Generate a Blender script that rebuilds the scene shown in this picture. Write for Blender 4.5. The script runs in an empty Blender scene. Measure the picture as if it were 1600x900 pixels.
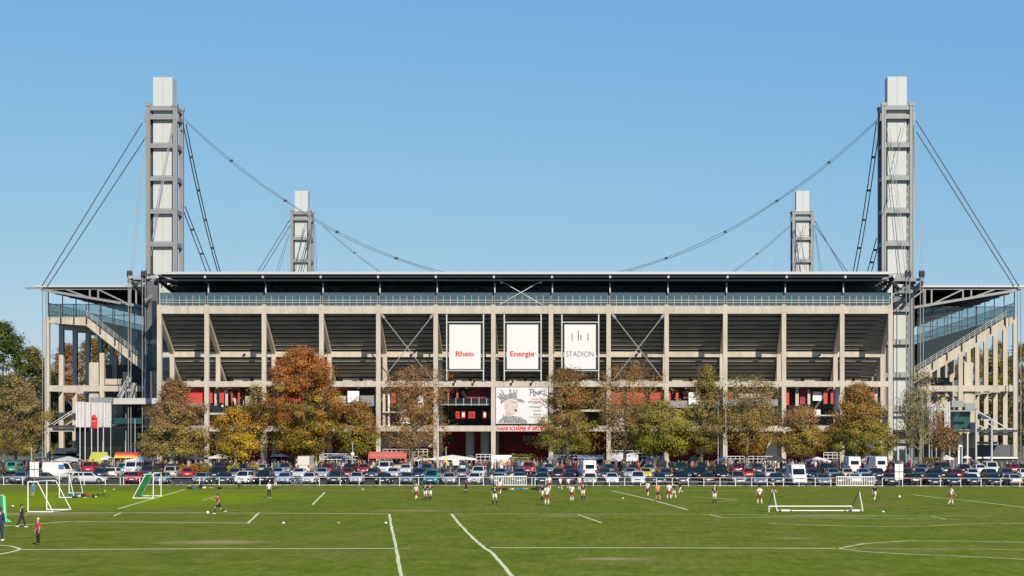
import bpy, math, random, numpy as np
from mathutils import Vector, Matrix
R = math.radians
rnd = random.Random(7)
sc = bpy.context.scene
COL = sc.collection
# ------------------------------------------------------------------ camera
F, VX, HY, HC = 3040.0, 950.0, 681.0, 6.3        # focal length and vanishing point in photo pixels, eye height in metres
cam_d = bpy.data.cameras.new('camera'); cam = bpy.data.objects.new('camera', cam_d); COL.objects.link(cam)
cam.location = (0, 0, HC); cam.rotation_euler = (R(90), 0, 0)
cam_d.sensor_width = 36; cam_d.lens = F/1600*36
cam_d.shift_x = (800-VX)/1600; cam_d.shift_y = (HY-450)/1600
cam_d.clip_start = 0.5; cam_d.clip_end = 6000
sc.camera = cam
# ------------------------------------------------------------------ light
SUN_AZ, SUN_EL = 21.0, 28.0                      # sun behind the camera, to its right
w = bpy.data.worlds.new('World'); sc.world = w; w.use_nodes = True
nt = w.node_tree; nt.nodes.clear()
sky = nt.nodes.new('ShaderNodeTexSky'); sky.sky_type = 'NISHITA'; sky.sun_disc = False
sky.sun_elevation = R(SUN_EL); sky.sun_rotation = R(180-SUN_AZ)
sky.air_density = 1.0; sky.dust_density = 0.0; sky.ozone_density = 6.0; sky.altitude = 0
bg = nt.nodes.new('ShaderNodeBackground'); bg.inputs[1].default_value = 0.1
wo = nt.nodes.new('ShaderNodeOutputWorld')
sp = nt.nodes.new('ShaderNodeSeparateColor'); cb = nt.nodes.new('ShaderNodeCombineColor'); nt.links.new(sky.outputs[0], sp.inputs[0])
for i_, (pw, k_) in enumerate(((.80, 1.07), (.52, 2.02), (.14, 5.3))):      # grades the whole dome alike to the soft blue of the day
    a_ = nt.nodes.new('ShaderNodeMath'); a_.operation = 'POWER'; a_.inputs[1].default_value = pw; b_ = nt.nodes.new('ShaderNodeMath'); b_.operation = 'MULTIPLY'; b_.inputs[1].default_value = k_
    nt.links.new(sp.outputs[i_], a_.inputs[0]); nt.links.new(a_.outputs[0], b_.inputs[0]); nt.links.new(b_.outputs[0], cb.inputs[i_])
nt.links.new(cb.outputs[0], bg.inputs[0]); nt.links.new(bg.outputs[0], wo.inputs[0])
sd = bpy.data.lights.new('sun', 'SUN'); sd.energy = 4.8; sd.angle = R(0.5); sd.color = (1.0, 0.89, 0.72)
sun = bpy.data.objects.new('sun', sd); COL.objects.link(sun)
to_sun = Vector((math.sin(R(SUN_AZ))*math.cos(R(SUN_EL)), -math.cos(R(SUN_AZ))*math.cos(R(SUN_EL)), math.sin(R(SUN_EL))))
sun.rotation_euler = to_sun.to_track_quat('Z', 'Y').to_euler(); sun.location = (80, -80, 120)
sc.view_settings.view_transform = 'Standard'; sc.view_settings.look = 'None'
sc.view_settings.exposure = 0.07; sc.view_settings.gamma = 1.0
# ------------------------------------------------------------------ helpers
def PX(x, D): return (x-VX)*D/F
def PZ(y, D): return HC+(HY-y)*D/F
def PD(y): return HC*F/(y-HY)
def GZ(D): return min(.76, max(0, (D-248)*.016))   # the car park rises gently to the forecourt
def tag(o, label=None, cat=None, group=None, kind=None):
    if label: o['label'] = label
    if cat: o['category'] = cat
    if group: o['group'] = group
    if kind: o['kind'] = kind
    return o
def thing(name, label, cat, loc=(0, 0, 0), rz=0, group=None):
    o = bpy.data.objects.new(name, None); COL.objects.link(o)
    o.location = loc; o.rotation_euler = (0, 0, rz); o.empty_display_size = 0.3
    return tag(o, label, cat, group)
class MB:
    """collects vertices and faces in world (or, with loc=True, in local) coordinates"""
    def __init__(s): s.v = []; s.f = []; s.m = []; s.mi = 0
    def poly(s, pts, faces):
        n = len(s.v); s.v += [tuple(p) for p in pts]
        for f in faces: s.f.append([n+i for i in f]); s.m.append(s.mi)
    def box(s, x0, x1, y0, y1, z0, z1):
        s.poly([(x0,y0,z0),(x1,y0,z0),(x1,y1,z0),(x0,y1,z0),(x0,y0,z1),(x1,y0,z1),(x1,y1,z1),(x0,y1,z1)],
               [(0,3,2,1),(4,5,6,7),(0,1,5,4),(1,2,6,5),(2,3,7,6),(3,0,4,7)]); return s
    def bar(s, a, b, w, h=None, up=(0, 0, 1)):
        a, b = Vector(a), Vector(b); h = h or w; d = (b-a)
        if d.length < 1e-6: return s
        d.normalize(); u = Vector(up)
        if abs(d.dot(u)) > .98: u = Vector((0, 1, 0))
        r = d.cross(u).normalized()*(w/2); u = r.cross(d).normalized()*(h/2)
        p = [a-r-u, a+r-u, a+r+u, a-r+u, b-r-u, b+r-u, b+r+u, b-r+u]
        s.poly(p, [(0,3,2,1),(4,5,6,7),(0,1,5,4),(1,2,6,5),(2,3,7,6),(3,0,4,7)]); return s
    def tube(s, pts, rad, n=6, cap=True):
        pts = [Vector(p) for p in pts]; k = len(pts)
        if not hasattr(rad, '__len__'): rad = [rad]*k
        base = len(s.v); prev = None
        for i, p in enumerate(pts):
            d = (pts[min(i+1, k-1)]-pts[max(i-1, 0)]).normalized()
            u = Vector((0, 0, 1)) if abs(d.z) < .95 else Vector((0, 1, 0))
            r = d.cross(u).normalized(); u = r.cross(d)
            for j in range(n):
                a = 2*math.pi*j/n; s.v.append(tuple(p+(r*math.cos(a)+u*math.sin(a))*rad[i]))
        for i in range(k-1):
            for j in range(n):
                j2 = (j+1) % n
                s.f.append([base+i*n+j, base+i*n+j2, base+(i+1)*n+j2, base+(i+1)*n+j]); s.m.append(s.mi)
        if cap:
            s.f.append([base+j for j in range(n)][::-1]); s.m.append(s.mi)
            s.f.append([base+(k-1)*n+j for j in range(n)]); s.m.append(s.mi)
        return s
    def lathe(s, prof, n=12, c=(0, 0, 0), axis='z'):
        base = len(s.v); k = len(prof)
        for r, z in prof:
            for j in range(n):
                a = 2*math.pi*j/n
                p = (r*math.cos(a), r*math.sin(a), z) if axis == 'z' else ((z, r*math.cos(a), r*math.sin(a)) if axis == 'x' else (r*math.cos(a), z, r*math.sin(a)))
                s.v.append((p[0]+c[0], p[1]+c[1], p[2]+c[2]))
        for i in range(k-1):
            for j in range(n):
                j2 = (j+1) % n
                s.f.append([base+i*n+j, base+i*n+j2, base+(i+1)*n+j2, base+(i+1)*n+j]); s.m.append(s.mi)
        s.f.append([base+j for j in range(n)][::-1]); s.m.append(s.mi)
        s.f.append([base+(k-1)*n+j for j in range(n)]); s.m.append(s.mi)
        return s
    def prism(s, pts, y0, y1):          # polygon in XZ extruded along Y
        n = len(pts)
        s.poly([(x, y0, z) for x, z in pts]+[(x, y1, z) for x, z in pts],
               [list(range(n))[::-1], list(range(n, 2*n))]+[(i, (i+1) % n, n+(i+1) % n, n+i) for i in range(n)]); return s
    def build(s, name, mat, parent=None, smooth=False, local=False):
        me = bpy.data.meshes.new(name)
        off = Vector((0, 0, 0))
        if parent is not None and not local:
            p = parent
            while p: off += p.location; p = p.parent
        me.from_pydata([(v[0]-off.x, v[1]-off.y, v[2]-off.z) for v in s.v], [], s.f)
        for m in (mat if isinstance(mat, (list, tuple)) else [mat]): me.materials.append(m)
        if isinstance(mat, (list, tuple)): me.polygons.foreach_set('material_index', s.m)
        if smooth: me.polygons.foreach_set('use_smooth', [True]*len(me.polygons))
        me.update(); o = bpy.data.objects.new(name, me); COL.objects.link(o); o.parent = parent
        return o
def fixn(o):
    import bmesh
    b = bmesh.new(); b.from_mesh(o.data); bmesh.ops.recalc_face_normals(b, faces=b.faces); b.to_mesh(o.data); b.free(); return o
def box(name, mat, parent, *a): return MB().box(*a).build(name, mat, parent)
def bar(name, mat, parent, a, b, w, h=None): return MB().bar(a, b, w, h).build(name, mat, parent)
KIDS = {}
def copy_tree(o, parent=None):
    c = o.copy(); COL.objects.link(c); c.parent = parent
    for ch in list(o.children): copy_tree(ch, c)
    return c
# ------------------------------------------------------------------ materials
def mat(name, col, rough=.7, metal=0., var=.0, scale=1., var_col=None, bump=0., streak=None, spec=.5, objcol=False, trans=0., coat=0., attr=None, detail=4):
    m = bpy.data.materials.new(name); m.use_nodes = True; t = m.node_tree; n = t.nodes; L = t.links
    p = n['Principled BSDF']; p.inputs['Roughness'].default_value = rough; p.inputs['Metallic'].default_value = metal
    p.inputs['Specular IOR Level'].default_value = spec
    if coat: p.inputs['Coat Weight'].default_value = coat; p.inputs['Coat Roughness'].default_value = .08
    src = None
    if objcol:
        oi = n.new('ShaderNodeObjectInfo'); src = oi.outputs['Color']
    elif attr:
        a = n.new('ShaderNodeVertexColor'); a.layer_name = attr; src = a.outputs[0]
    else:
        c = n.new('ShaderNodeRGB'); c.outputs[0].default_value = (*col, 1); src = c.outputs[0]
    if var or bump:
        g = n.new('ShaderNodeNewGeometry'); mp = n.new('ShaderNodeMapping'); L.new(g.outputs['Position'], mp.inputs[0])
        if streak: mp.inputs['Scale'].default_value = streak
        nz = n.new('ShaderNodeTexNoise'); nz.inputs['Scale'].default_value = scale; nz.inputs['Detail'].default_value = detail; nz.inputs['Roughness'].default_value = .65
        L.new(mp.outputs[0], nz.inputs['Vector'])
        if var:
            mx = n.new('ShaderNodeMix'); mx.data_type = 'RGBA'
            vc = var_col or tuple(x*.5 for x in col)
            rp = n.new('ShaderNodeMapRange'); rp.inputs[1].default_value = .38; rp.inputs[2].default_value = .68; rp.inputs[4].default_value = var
            L.new(nz.outputs[0], rp.inputs[0]); L.new(rp.outputs[0], mx.inputs[0]); L.new(src, mx.inputs[6]); mx.inputs[7].default_value = (*vc, 1)
            src = mx.outputs[2]
        if bump:
            b = n.new('ShaderNodeBump'); b.inputs['Strength'].default_value = bump; b.inputs['Distance'].default_value = .05
            L.new(nz.outputs[0], b.inputs['Height']); L.new(b.outputs[0], p.inputs['Normal'])
    L.new(src, p.inputs['Base Color'])
    if trans:
        tr = n.new('ShaderNodeBsdfTranslucent'); ms = n.new('ShaderNodeMixShader'); ms.inputs[0].default_value = trans
        L.new(src, tr.inputs[0]); L.new(p.outputs[0], ms.inputs[1]); L.new(tr.outputs[0], ms.inputs[2]); L.new(ms.outputs[0], n['Material Output'].inputs[0])
    return m
def glassmat(name, tint, clear, rough=.05, refl=.25, dif=(.1, .2, .2)):
    """thin tinted glass: part see-through, part milky, part mirror"""
    m = bpy.data.materials.new(name); m.use_nodes = True; t = m.node_tree; n = t.nodes; L = t.links; n.remove(n['Principled BSDF'])
    tr = n.new('ShaderNodeBsdfTransparent'); tr.inputs[0].default_value = (*tint, 1)
    df = n.new('ShaderNodeBsdfDiffuse'); df.inputs[0].default_value = (*dif, 1)
    gl = n.new('ShaderNodeBsdfGlossy'); gl.inputs['Roughness'].default_value = rough; gl.inputs[0].default_value = (.9, .95, 1, 1)
    a = n.new('ShaderNodeMixShader'); a.inputs[0].default_value = clear; L.new(df.outputs[0], a.inputs[1]); L.new(tr.outputs[0], a.inputs[2])
    b = n.new('ShaderNodeMixShader'); b.inputs[0].default_value = refl; L.new(a.outputs[0], b.inputs[1]); L.new(gl.outputs[0], b.inputs[2])
    L.new(b.outputs[0], n['Material Output'].inputs[0]); return m
M = {}
M['concrete'] = mat('concrete', (.53, .478, .395), .85, var=.75, scale=1.0, var_col=(.37, .325, .26), streak=(1, 1, .16), bump=.2)
M['concrete_plain'] = mat('concrete_plain', (.52, .47, .39), .85, var=.3, scale=.8, var_col=(.36, .33, .28))
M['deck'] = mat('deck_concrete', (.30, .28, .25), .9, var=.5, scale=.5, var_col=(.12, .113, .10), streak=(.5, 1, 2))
M['tier'] = mat('tier_concrete', (.22, .23, .235), .9, var=.5, scale=.5, var_col=(.12, .13, .14))
M['steel'] = mat('grey_steel', (.26, .27, .275), .55, .2, var=.3, scale=.7, var_col=(.19, .2, .21))
M['steel_light'] = mat('light_steel', (.50, .51, .51), .5, .2)
M['steel_dark'] = mat('dark_steel', (.035, .042, .052), .6, .2)
M['roofmetal'] = mat('roof_edge_metal', (.50, .50, .50), .45, .1)
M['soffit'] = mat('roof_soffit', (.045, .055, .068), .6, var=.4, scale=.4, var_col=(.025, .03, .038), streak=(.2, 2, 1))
M['cladding'] = mat('pylon_cladding', (.49, .52, .52), .6, var=.5, scale=.8, var_col=(.45, .47, .44), streak=(1, 1, .3))
M['cable'] = mat('cable_steel', (.13, .15, .17), .5, .4)
M['cable_light'] = mat('bright_cable', (.42, .43, .44), .5, .3)
M['glass_teal'] = glassmat('teal_glass', (.42, .57, .60), .60, refl=.10, dif=(.09, .17, .18))
M['glass_end'] = glassmat('end_wall_glass', (.80, .86, .86), .88, refl=.04, dif=(.10, .14, .145))
M['glass_dark'] = mat('dark_glass', (.012, .018, .022), .08, 0, spec=.6)
M['glass_green'] = mat('green_glass', (.02, .10, .09), .15, var=.5, scale=.8, var_col=(.01, .03, .03))
M['red'] = mat('red_panel', (.56, .045, .035), .6, var=.3, scale=1, var_col=(.42, .03, .03))
M['maroon'] = mat('maroon_wall', (.30, .035, .06), .7, var=.4, scale=.6, var_col=(.18, .025, .04))
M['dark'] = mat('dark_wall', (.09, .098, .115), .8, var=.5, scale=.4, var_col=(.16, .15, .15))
M['white'] = mat('white_paint', (.80, .79, .76), .55)
M['banner'] = mat('banner_fabric', (.665, .665, .66), .7, var=.1, scale=.7, var_col=(.62, .62, .62))
M['letter_red'] = mat('red_print', (.60, .035, .03), .6)
M['letter_grey'] = mat('grey_print', (.07, .075, .08), .6)
M['net'] = mat('dark_net', (.03, .03, .03), .8)
M['asphalt'] = mat('asphalt', (.085, .083, .08), 1, spec=.05, var=.5, scale=.6, var_col=(.045, .045, .047), bump=.2)
M['paving'] = mat('paving', (.22, .205, .185), 1, spec=.05, var=.5, scale=.4, var_col=(.14, .13, .12))
M['drum'] = mat('drum_steel', (.42, .46, .50), .5, .1)
M['kerb'] = mat('kerb_stone', (.42, .38, .32), .9, var=.5, scale=2, var_col=(.24, .2, .15))
M['earth'] = mat('earth_ground', (.10, .105, .05), .95, var=.5, scale=.05, var_col=(.07, .085, .03))
M['leaf'] = mat('leaves', (.1, .1, .03), .7, attr='Col', trans=.42, spec=.2)
M['bark'] = mat('bark', (.16, .135, .10), .9, var=.6, scale=3, var_col=(.07, .06, .05), streak=(1, 1, .3), bump=.5)
M['bark_pale'] = mat('pale_bark', (.26, .235, .17), .9, var=.6, scale=2, var_col=(.12, .11, .08), streak=(1, 1, .5))
M['rubber'] = mat('rubber', (.018, .018, .018), .85)
M['carpaint'] = mat('car_paint', (.5, .5, .5), .35, .1, objcol=True, coat=.3)
M['carglass'] = mat('car_glass', (.009, .018, .022), .08, 0, spec=.25)
M['chrome'] = mat('rim_metal', (.55, .56, .58), .3, .8)
M['plastic_black'] = mat('black_plastic', (.02, .02, .022), .5)
M['lens_clear'] = mat('headlight_lens', (.62, .66, .70), .1, .3)
M['lens_red'] = mat('tail_light_lens', (.42, .012, .012), .2)
M['plate'] = mat('number_plate', (.75, .75, .70), .5)
M['skin'] = mat('skin', (.50, .30, .21), .6)
M['cloth'] = mat('cloth', (.5, .5, .5), .85, objcol=True)
M['canvas'] = mat('canvas', (.5, .5, .5), .75, objcol=True)
M['vcol'] = mat('mixed_cloth', (.5, .5, .5), .85, attr='Col')
M['netgreen'] = glassmat('green_net', (1, 1, 1), .22, refl=.0, dif=(.06, .80, .30), rough=.6)
M['netdark'] = glassmat('dark_goal_net', (1, 1, 1), .65, refl=.0, dif=(.08, .08, .07), rough=.6)
M['plasticsheet'] = glassmat('clear_sheet', (.85, .88, .92), .45, refl=.2, dif=(.5, .53, .58), rough=.3)
M['water_blue'] = mat('blue_board', (.03, .15, .42), .6)
# grass with mowing tone, worn soil patches and lush strip on the far left
def grass_mat():
    m = bpy.data.materials.new('mown_grass'); m.use_nodes = True; t = m.node_tree; n = t.nodes; L = t.links; p = n['Principled BSDF']
    p.inputs['Roughness'].default_value = 1; p.inputs['Specular IOR Level'].default_value = 0
    g = n.new('ShaderNodeNewGeometry')
    def noise(scale, mapping, det=5, rough=.6):
        mp = n.new('ShaderNodeMapping'); mp.inputs['Scale'].default_value = mapping; L.new(g.outputs['Position'], mp.inputs[0])
        z = n.new('ShaderNodeTexNoise'); z.inputs['Scale'].default_value = scale; z.inputs['Detail'].default_value = det; z.inputs['Roughness'].default_value = rough
        L.new(mp.outputs[0], z.inputs['Vector']); return z.outputs[0]
    def rng(s, a, b, c=0, d=1):
        r = n.new('ShaderNodeMapRange'); r.inputs[1].default_value = a; r.inputs[2].default_value = b; r.inputs[3].default_value = c; r.inputs[4].default_value = d; L.new(s, r.inputs[0]); return r.outputs[0]
    def mix(f, a, b):
        x = n.new('ShaderNodeMix'); x.data_type = 'RGBA'; L.new(f, x.inputs[0])
        for i, c in ((6, a), (7, b)):
            if isinstance(c, tuple): x.inputs[i].default_value = (*c, 1)
            else: L.new(c, x.inputs[i])
        return x.outputs[2]
    c = mix(rng(noise(.035, (1, .7, 1)), .40, .62), (.19, .24, .024), (.235, .23, .036))
    c = mix(rng(noise(.33, (1, .8, 1), 9, .8), .40, .62, 0, .9), c, (.105, .150, .012))
    c = mix(rng(noise(.10, (1, .8, 1), 10, .82), .50, .66, 0, .85), c, (.27, .22, .065))
    c = mix(rng(noise(1.1, (1, .5, 1), 7, .85), .50, .70, 0, .85), c, (.25, .27, .055))
    c = mix(rng(noise(2.6, (1, .11, 1), 7, .8), .42, .66, 0, .55), c, (.085, .115, .010))
    c = mix(rng(noise(1.5, (1, .16, 1), 6, .8), .52, .72, 0, .6), c, (.30, .265, .07))
    # worn soil where goals and players stand
    for (px, py, rx, ry, a) in ((340, 847, 3.6, 2.6, .8), (958, 873, 2.2, 1.5, .8), (1288, 806, 6.0, 3.5, .55), (100, 803, 5.0, 4.0, .4), (20, 803, 4., 3.5, .7), (1240, 841, 1.6, 1.8, .4), (640, 798, 5, 3, .35), (880, 806, 4, 3, .3)):
        D = PD(py)
        mp = n.new('ShaderNodeMapping'); mp.vector_type = 'TEXTURE'; mp.inputs['Location'].default_value = (PX(px, D), D, 0); mp.inputs['Scale'].default_value = (rx, ry, 99)
        L.new(g.outputs['Position'], mp.inputs[0]); v = n.new('ShaderNodeVectorMath'); v.operation = 'LENGTH'; L.new(mp.outputs[0], v.inputs[0])
        ad = n.new('ShaderNodeMath'); ad.operation = 'ADD'; L.new(v.outputs['Value'], ad.inputs[0]); L.new(rng(noise(1.3, (1, .5, 1), 5, .8), 0, 1, -.9, .9), ad.inputs[1])
        c = mix(rng(ad.outputs[0], .15, 1.1, a, 0), c, (.45, .36, .17))
    # greener, longer grass beside the goals on the far left
    mp = n.new('ShaderNodeMapping'); mp.vector_type = 'TEXTURE'; mp.inputs['Location'].default_value = (-52, 196, 0); mp.inputs['Scale'].default_value = (22, 32, 99)
    L.new(g.outputs['Position'], mp.inputs[0]); v = n.new('ShaderNodeVectorMath'); v.operation = 'LENGTH'; L.new(mp.outputs[0], v.inputs[0])
    ad = n.new('ShaderNodeMath'); ad.operation = 'ADD'; L.new(v.outputs['Value'], ad.inputs[0]); L.new(rng(noise(.12, (1, .6, 1), 8, .75), 0, 1, -.9, .9), ad.inputs[1])
    c = mix(rng(ad.outputs[0], .5, 1.15, .8, 0), c, (.24, .31, .012))
    L.new(c, p.inputs['Base Color'])
    return m
M['grass'] = grass_mat()
M['chalk'] = mat('chalk_line', (.72, .70, .34), 1, spec=0, var=.85, scale=1.6, var_col=(.20, .25, .08), detail=6)
M['chalk_strong'] = mat('fresh_chalk_line', (.84, .82, .48), 1, spec=0, var=.4, scale=2.5, var_col=(.45, .5, .25), detail=6)
M['chalk_faint'] = mat('worn_chalk_line', (.30, .34, .13), 1, spec=0, var=.9, scale=1.2, var_col=(.12, .16, .035), detail=6)
# ================================================================== THE GROUND
def sheet(name, x0, x1, y0, y1, z, m):
    b = MB(); b.poly([(x0,y0,z),(x1,y0,z),(x1,y1,z),(x0,y1,z)], [(0,1,2,3)]); o = b.build(name, m); o['kind'] = 'structure'; return o
sheet('ground', -3000, 3000, -500, 5000, -.06, M['earth'])
ED = lambda X: 246.6-.06*(X+16)                  # the far touchline fence runs slightly askew
def quadsheet(name, pts, z, m):
    b = MB(); b.poly([(x, y, z) for x, y in pts], [(0, 1, 2, 3)]); o = b.build(name, m); o['kind'] = 'structure'; return o
lawn = quadsheet('grass_field', [(-260, -20), (260, -20), (260, ED(260)-.4), (-260, ED(-260)-.4)], 0.0, M['grass'])
b = MB(); b.poly([(-260, ED(-260)+.4, -.02), (260, ED(260)+.4, -.02), (260, 252, .02), (-260, 262, .1), (260, 296, .74), (-260, 296, .74)], [(0, 1, 2, 3), (3, 2, 4, 5)]); lot = b.build('car_park', M['asphalt']); lot['kind'] = 'structure'
plaza = sheet('pavement', -260, 260, 296.01, 520, .745, M['paving'])
kb = MB()
KERB = bpy.data.objects.new('kerb', None); COL.objects.link(KERB); tag(KERB, kind='structure')
for i in range(100):
    xa, xb = -100+i*1.95, -100+i*1.95+1.9; h_ = .06+.05*rnd.random(); y_ = ED(xa)
    MB().box(xa, xb, y_-.38+rnd.uniform(-.05, .05), y_+.38, -.06, h_).build('kerb_stone', M['kerb'], KERB)
s_ = MB()
for i in range(260):
    xa = PX(rnd.uniform(0, 1600), 245); s_.poly([(xa+rnd.uniform(-.6, .6), ED(xa)-.4-abs(rnd.gauss(0, .5))+rnd.uniform(-.2, .2), .03+.04*rnd.random()) for _ in range(3)], [(0, 1, 2)])
tag(s_.build('fallen_leaves', mat('fallen_leaf', (.35, .19, .06), .9, var=.6, scale=3, var_col=(.15, .09, .04))), 'fallen orange leaves lying along the kerb behind the fence', 'leaves', kind='stuff')
def line(pts, m='chalk', wd=.12):
    """painted line through photo points dropped on to the ground, slightly wavering"""
    g = [Vector((PX(x, PD(y)), PD(y), 0)) for x, y in pts]
    out = []
    for a, b in zip(g, g[1:]):
        n = max(1, int((b-a).length/1.5))
        out += [a.lerp(b, i/n) for i in range(n)]
    out.append(g[-1]); L, Rr = [], []
    for i, p in enumerate(out):
        d = (out[min(i+1, len(out)-1)]-out[max(i-1, 0)]).normalized(); nrm = Vector((-d.y, d.x, 0))
        w_ = wd/2*(1+.25*(rnd.random()-.5)); jit = nrm*(.05*(rnd.random()-.5))
        L.append((*(p+nrm*w_+jit).xy, .006)); Rr.append((*(p-nrm*w_+jit).xy, .006))
    b = MB(); n = len(L); b.poly(L+Rr, [(i, i+1, n+i+1, n+i) for i in range(n-1)])
    o = b.build('pitch_line', M[m], lawn); o.data.polygons.foreach_set('material_index', [0]*len(o.data.polygons)); return o
ST, FA = 'chalk_strong', 'chalk_faint'
for pts, m, wd in (
    ([(34,859),(320,857.5),(640,857)], ST, .42), ([(765,856),(1040,856),(1310,857)], ST, .42),
    ([(-30,850),(0,852),(18,853.5),(30,857),(30,859),(20,862),(0,866),(-30,872)], ST, .2), ([(-30,860),(32,858.5)], 'chalk', .18),
    ([(608,803),(611,820),(616,842),(621,868),(628,905)], ST, .17), ([(705,803),(718,819),(738,840),(757,856),(768,863),(785,882),(804,905)], ST, .2),
    ([(52,801),(310,801.3),(607,803)], ST, .4), ([(705,803),(900,803),(1100,804),(1200,804)], 'chalk', .34),
    ([(0,822),(60,818.5),(110,815),(240,816),(387,817.5)], ST, .35), ([(387,818),(405,801)], ST, .17),
    ([(178,806.5),(189,801.5)], ST, .16), ([(185,795),(288,765)], ST, .2), ([(190,795),(300,793.5),(480,794)], FA, .2),
    ([(230,782),(315,782)], FA, .2), ([(315,782),(338,775)], 'chalk', .2), ([(230,789),(330,788.5),(400,789)], FA, .2),
    ([(488,788.5),(508,769)], ST, .17), ([(500,780),(545,779.5),(566,777.5),(540,776),(508,775)], FA, .3),
    ([(340,765.4),(600,765.6),(860,766),(1180,767)], 'chalk', .5), ([(0,763),(60,764)], FA, .3), ([(1180,767),(1345,768.5),(1600,770)], FA, .32),
    ([(903,804),(940,817)], ST, .17), ([(1110,804.2),(1127,808.5)], ST, .17), ([(957,767),(1010,779),(1075,796.5)], ST, .22),
    ([(1080,776),(1120,778),(1152,781.5),(1120,784),(1060,783)], 'chalk', .25), ([(900,783),(1060,783)], FA, .25),
    ([(600,795),(800,796),(1075,797),(1200,797)], FA, .28), ([(1075,796.8),(1200,797.5)], FA, .22),
    ([(1128,808.8),(1200,809),(1350,810.5),(1500,811)], 'chalk', .36), ([(1200,818),(1290,821),(1365,823),(1450,822),(1500,819),(1600,818)], 'chalk', .36),
    ([(1040,818),(1200,818)], FA, .2), ([(1360,805),(1450,806.5),(1562,806.5)], 'chalk', .36), ([(1562,807),(1660,808)], FA, .2), ([(1452,806.5),(1480,811)], 'chalk', .2),
    ([(1425,773),(1468,778),(1520,783),(1560,788),(1610,794)], 'chalk', .35), ([(1445,780),(1470,779)], FA, .25), ([(1280,770),(1330,769.5)], FA, .3),
    ([(1700,849),(1600,847.5),(1500,845.5),(1420,845),(1350,849.5),(1310,857),(1350,862),(1420,866),(1480,868),(1620,875)], 'chalk', .34),
    ([(1330,857.5),(1480,858),(1700,860)], 'chalk', .25), ([(1525,784),(1600,787)], FA, .2), ([(480,812),(700,812.5)], FA, .12), ([(620,857),(660,857.2)], FA, .2)):
    line(pts, m, wd)
# ================================================================== SOUTH STAND
DF = 330.4
COLX = [249.6, 323.5, 413, 502.6, 591.5, 681, 771, 861, 951, 1041.5, 1133, 1224.6, 1315.5, 1391]
CX = [PX(x, DF) for x in COLX]
zf = lambda y, D=DF: PZ(y, D)
SS = thing('stadium_stand', 'long concrete stand along the middle with 13 open bays, dark tiers and white banners', 'stadium', (PX(820, DF), DF, 0), group='stands of the stadium')
DI = 340.0
Z1b, Z1t = zf(490.3), zf(477.8)
Z3b, Z3t = zf(604.5), zf(595.8)
Z4b, Z4t = zf(674), zf(665)
Z2b, Z2t = PZ(558, DI), PZ(549.5, DI)
for i, x in enumerate(CX):
    MB().box(x-.37, x+.37, DF-.45, DF+.45, 0, Z1t+.16).build('column', M['concrete'], SS)
    xi = x if i not in (0,) else x
    box('inner_column', M['concrete'], SS, x-.37, x+.37, DI-.4, DI+.4, 0, Z2t+.1)
    # raker from the front column top down to the inner column, then on to the back
    s = MB(); w_ = .32
    pr = [(DF+.5, Z1b), (DF+2.4, Z1b), (DI+.45, Z2t+.6), (DI+.45, Z2t-.9), (DI-.45, Z2t-.4), (DF+.5, Z1b-3.0+1.6)]
    s.poly([(x-w_, d, z) for d, z in pr]+[(x+w_, d, z) for d, z in pr], [list(range(6)), list(range(6, 12))[::-1]]+[(k, 6+k, 6+(k+1) % 6, (k+1) % 6) for k in range(6)])
    fixn(s.build('raker_beam', M['concrete'], SS))
    s = MB(); pr = [(DI+.45, Z2t-.9), (DI+.45, Z2t-2.3), (346.3, 15.6), (347.5, 15.6)]
    s.poly([(x-.2, d, z) for d, z in pr]+[(x+.2, d, z) for d, z in pr], [(0,1,2,3), (7,6,5,4)]+[(k, 4+k, 4+(k+1) % 4, (k+1) % 4) for k in range(4)])
    fixn(s.build('raker_beam', M['concrete_plain'], SS))
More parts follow.
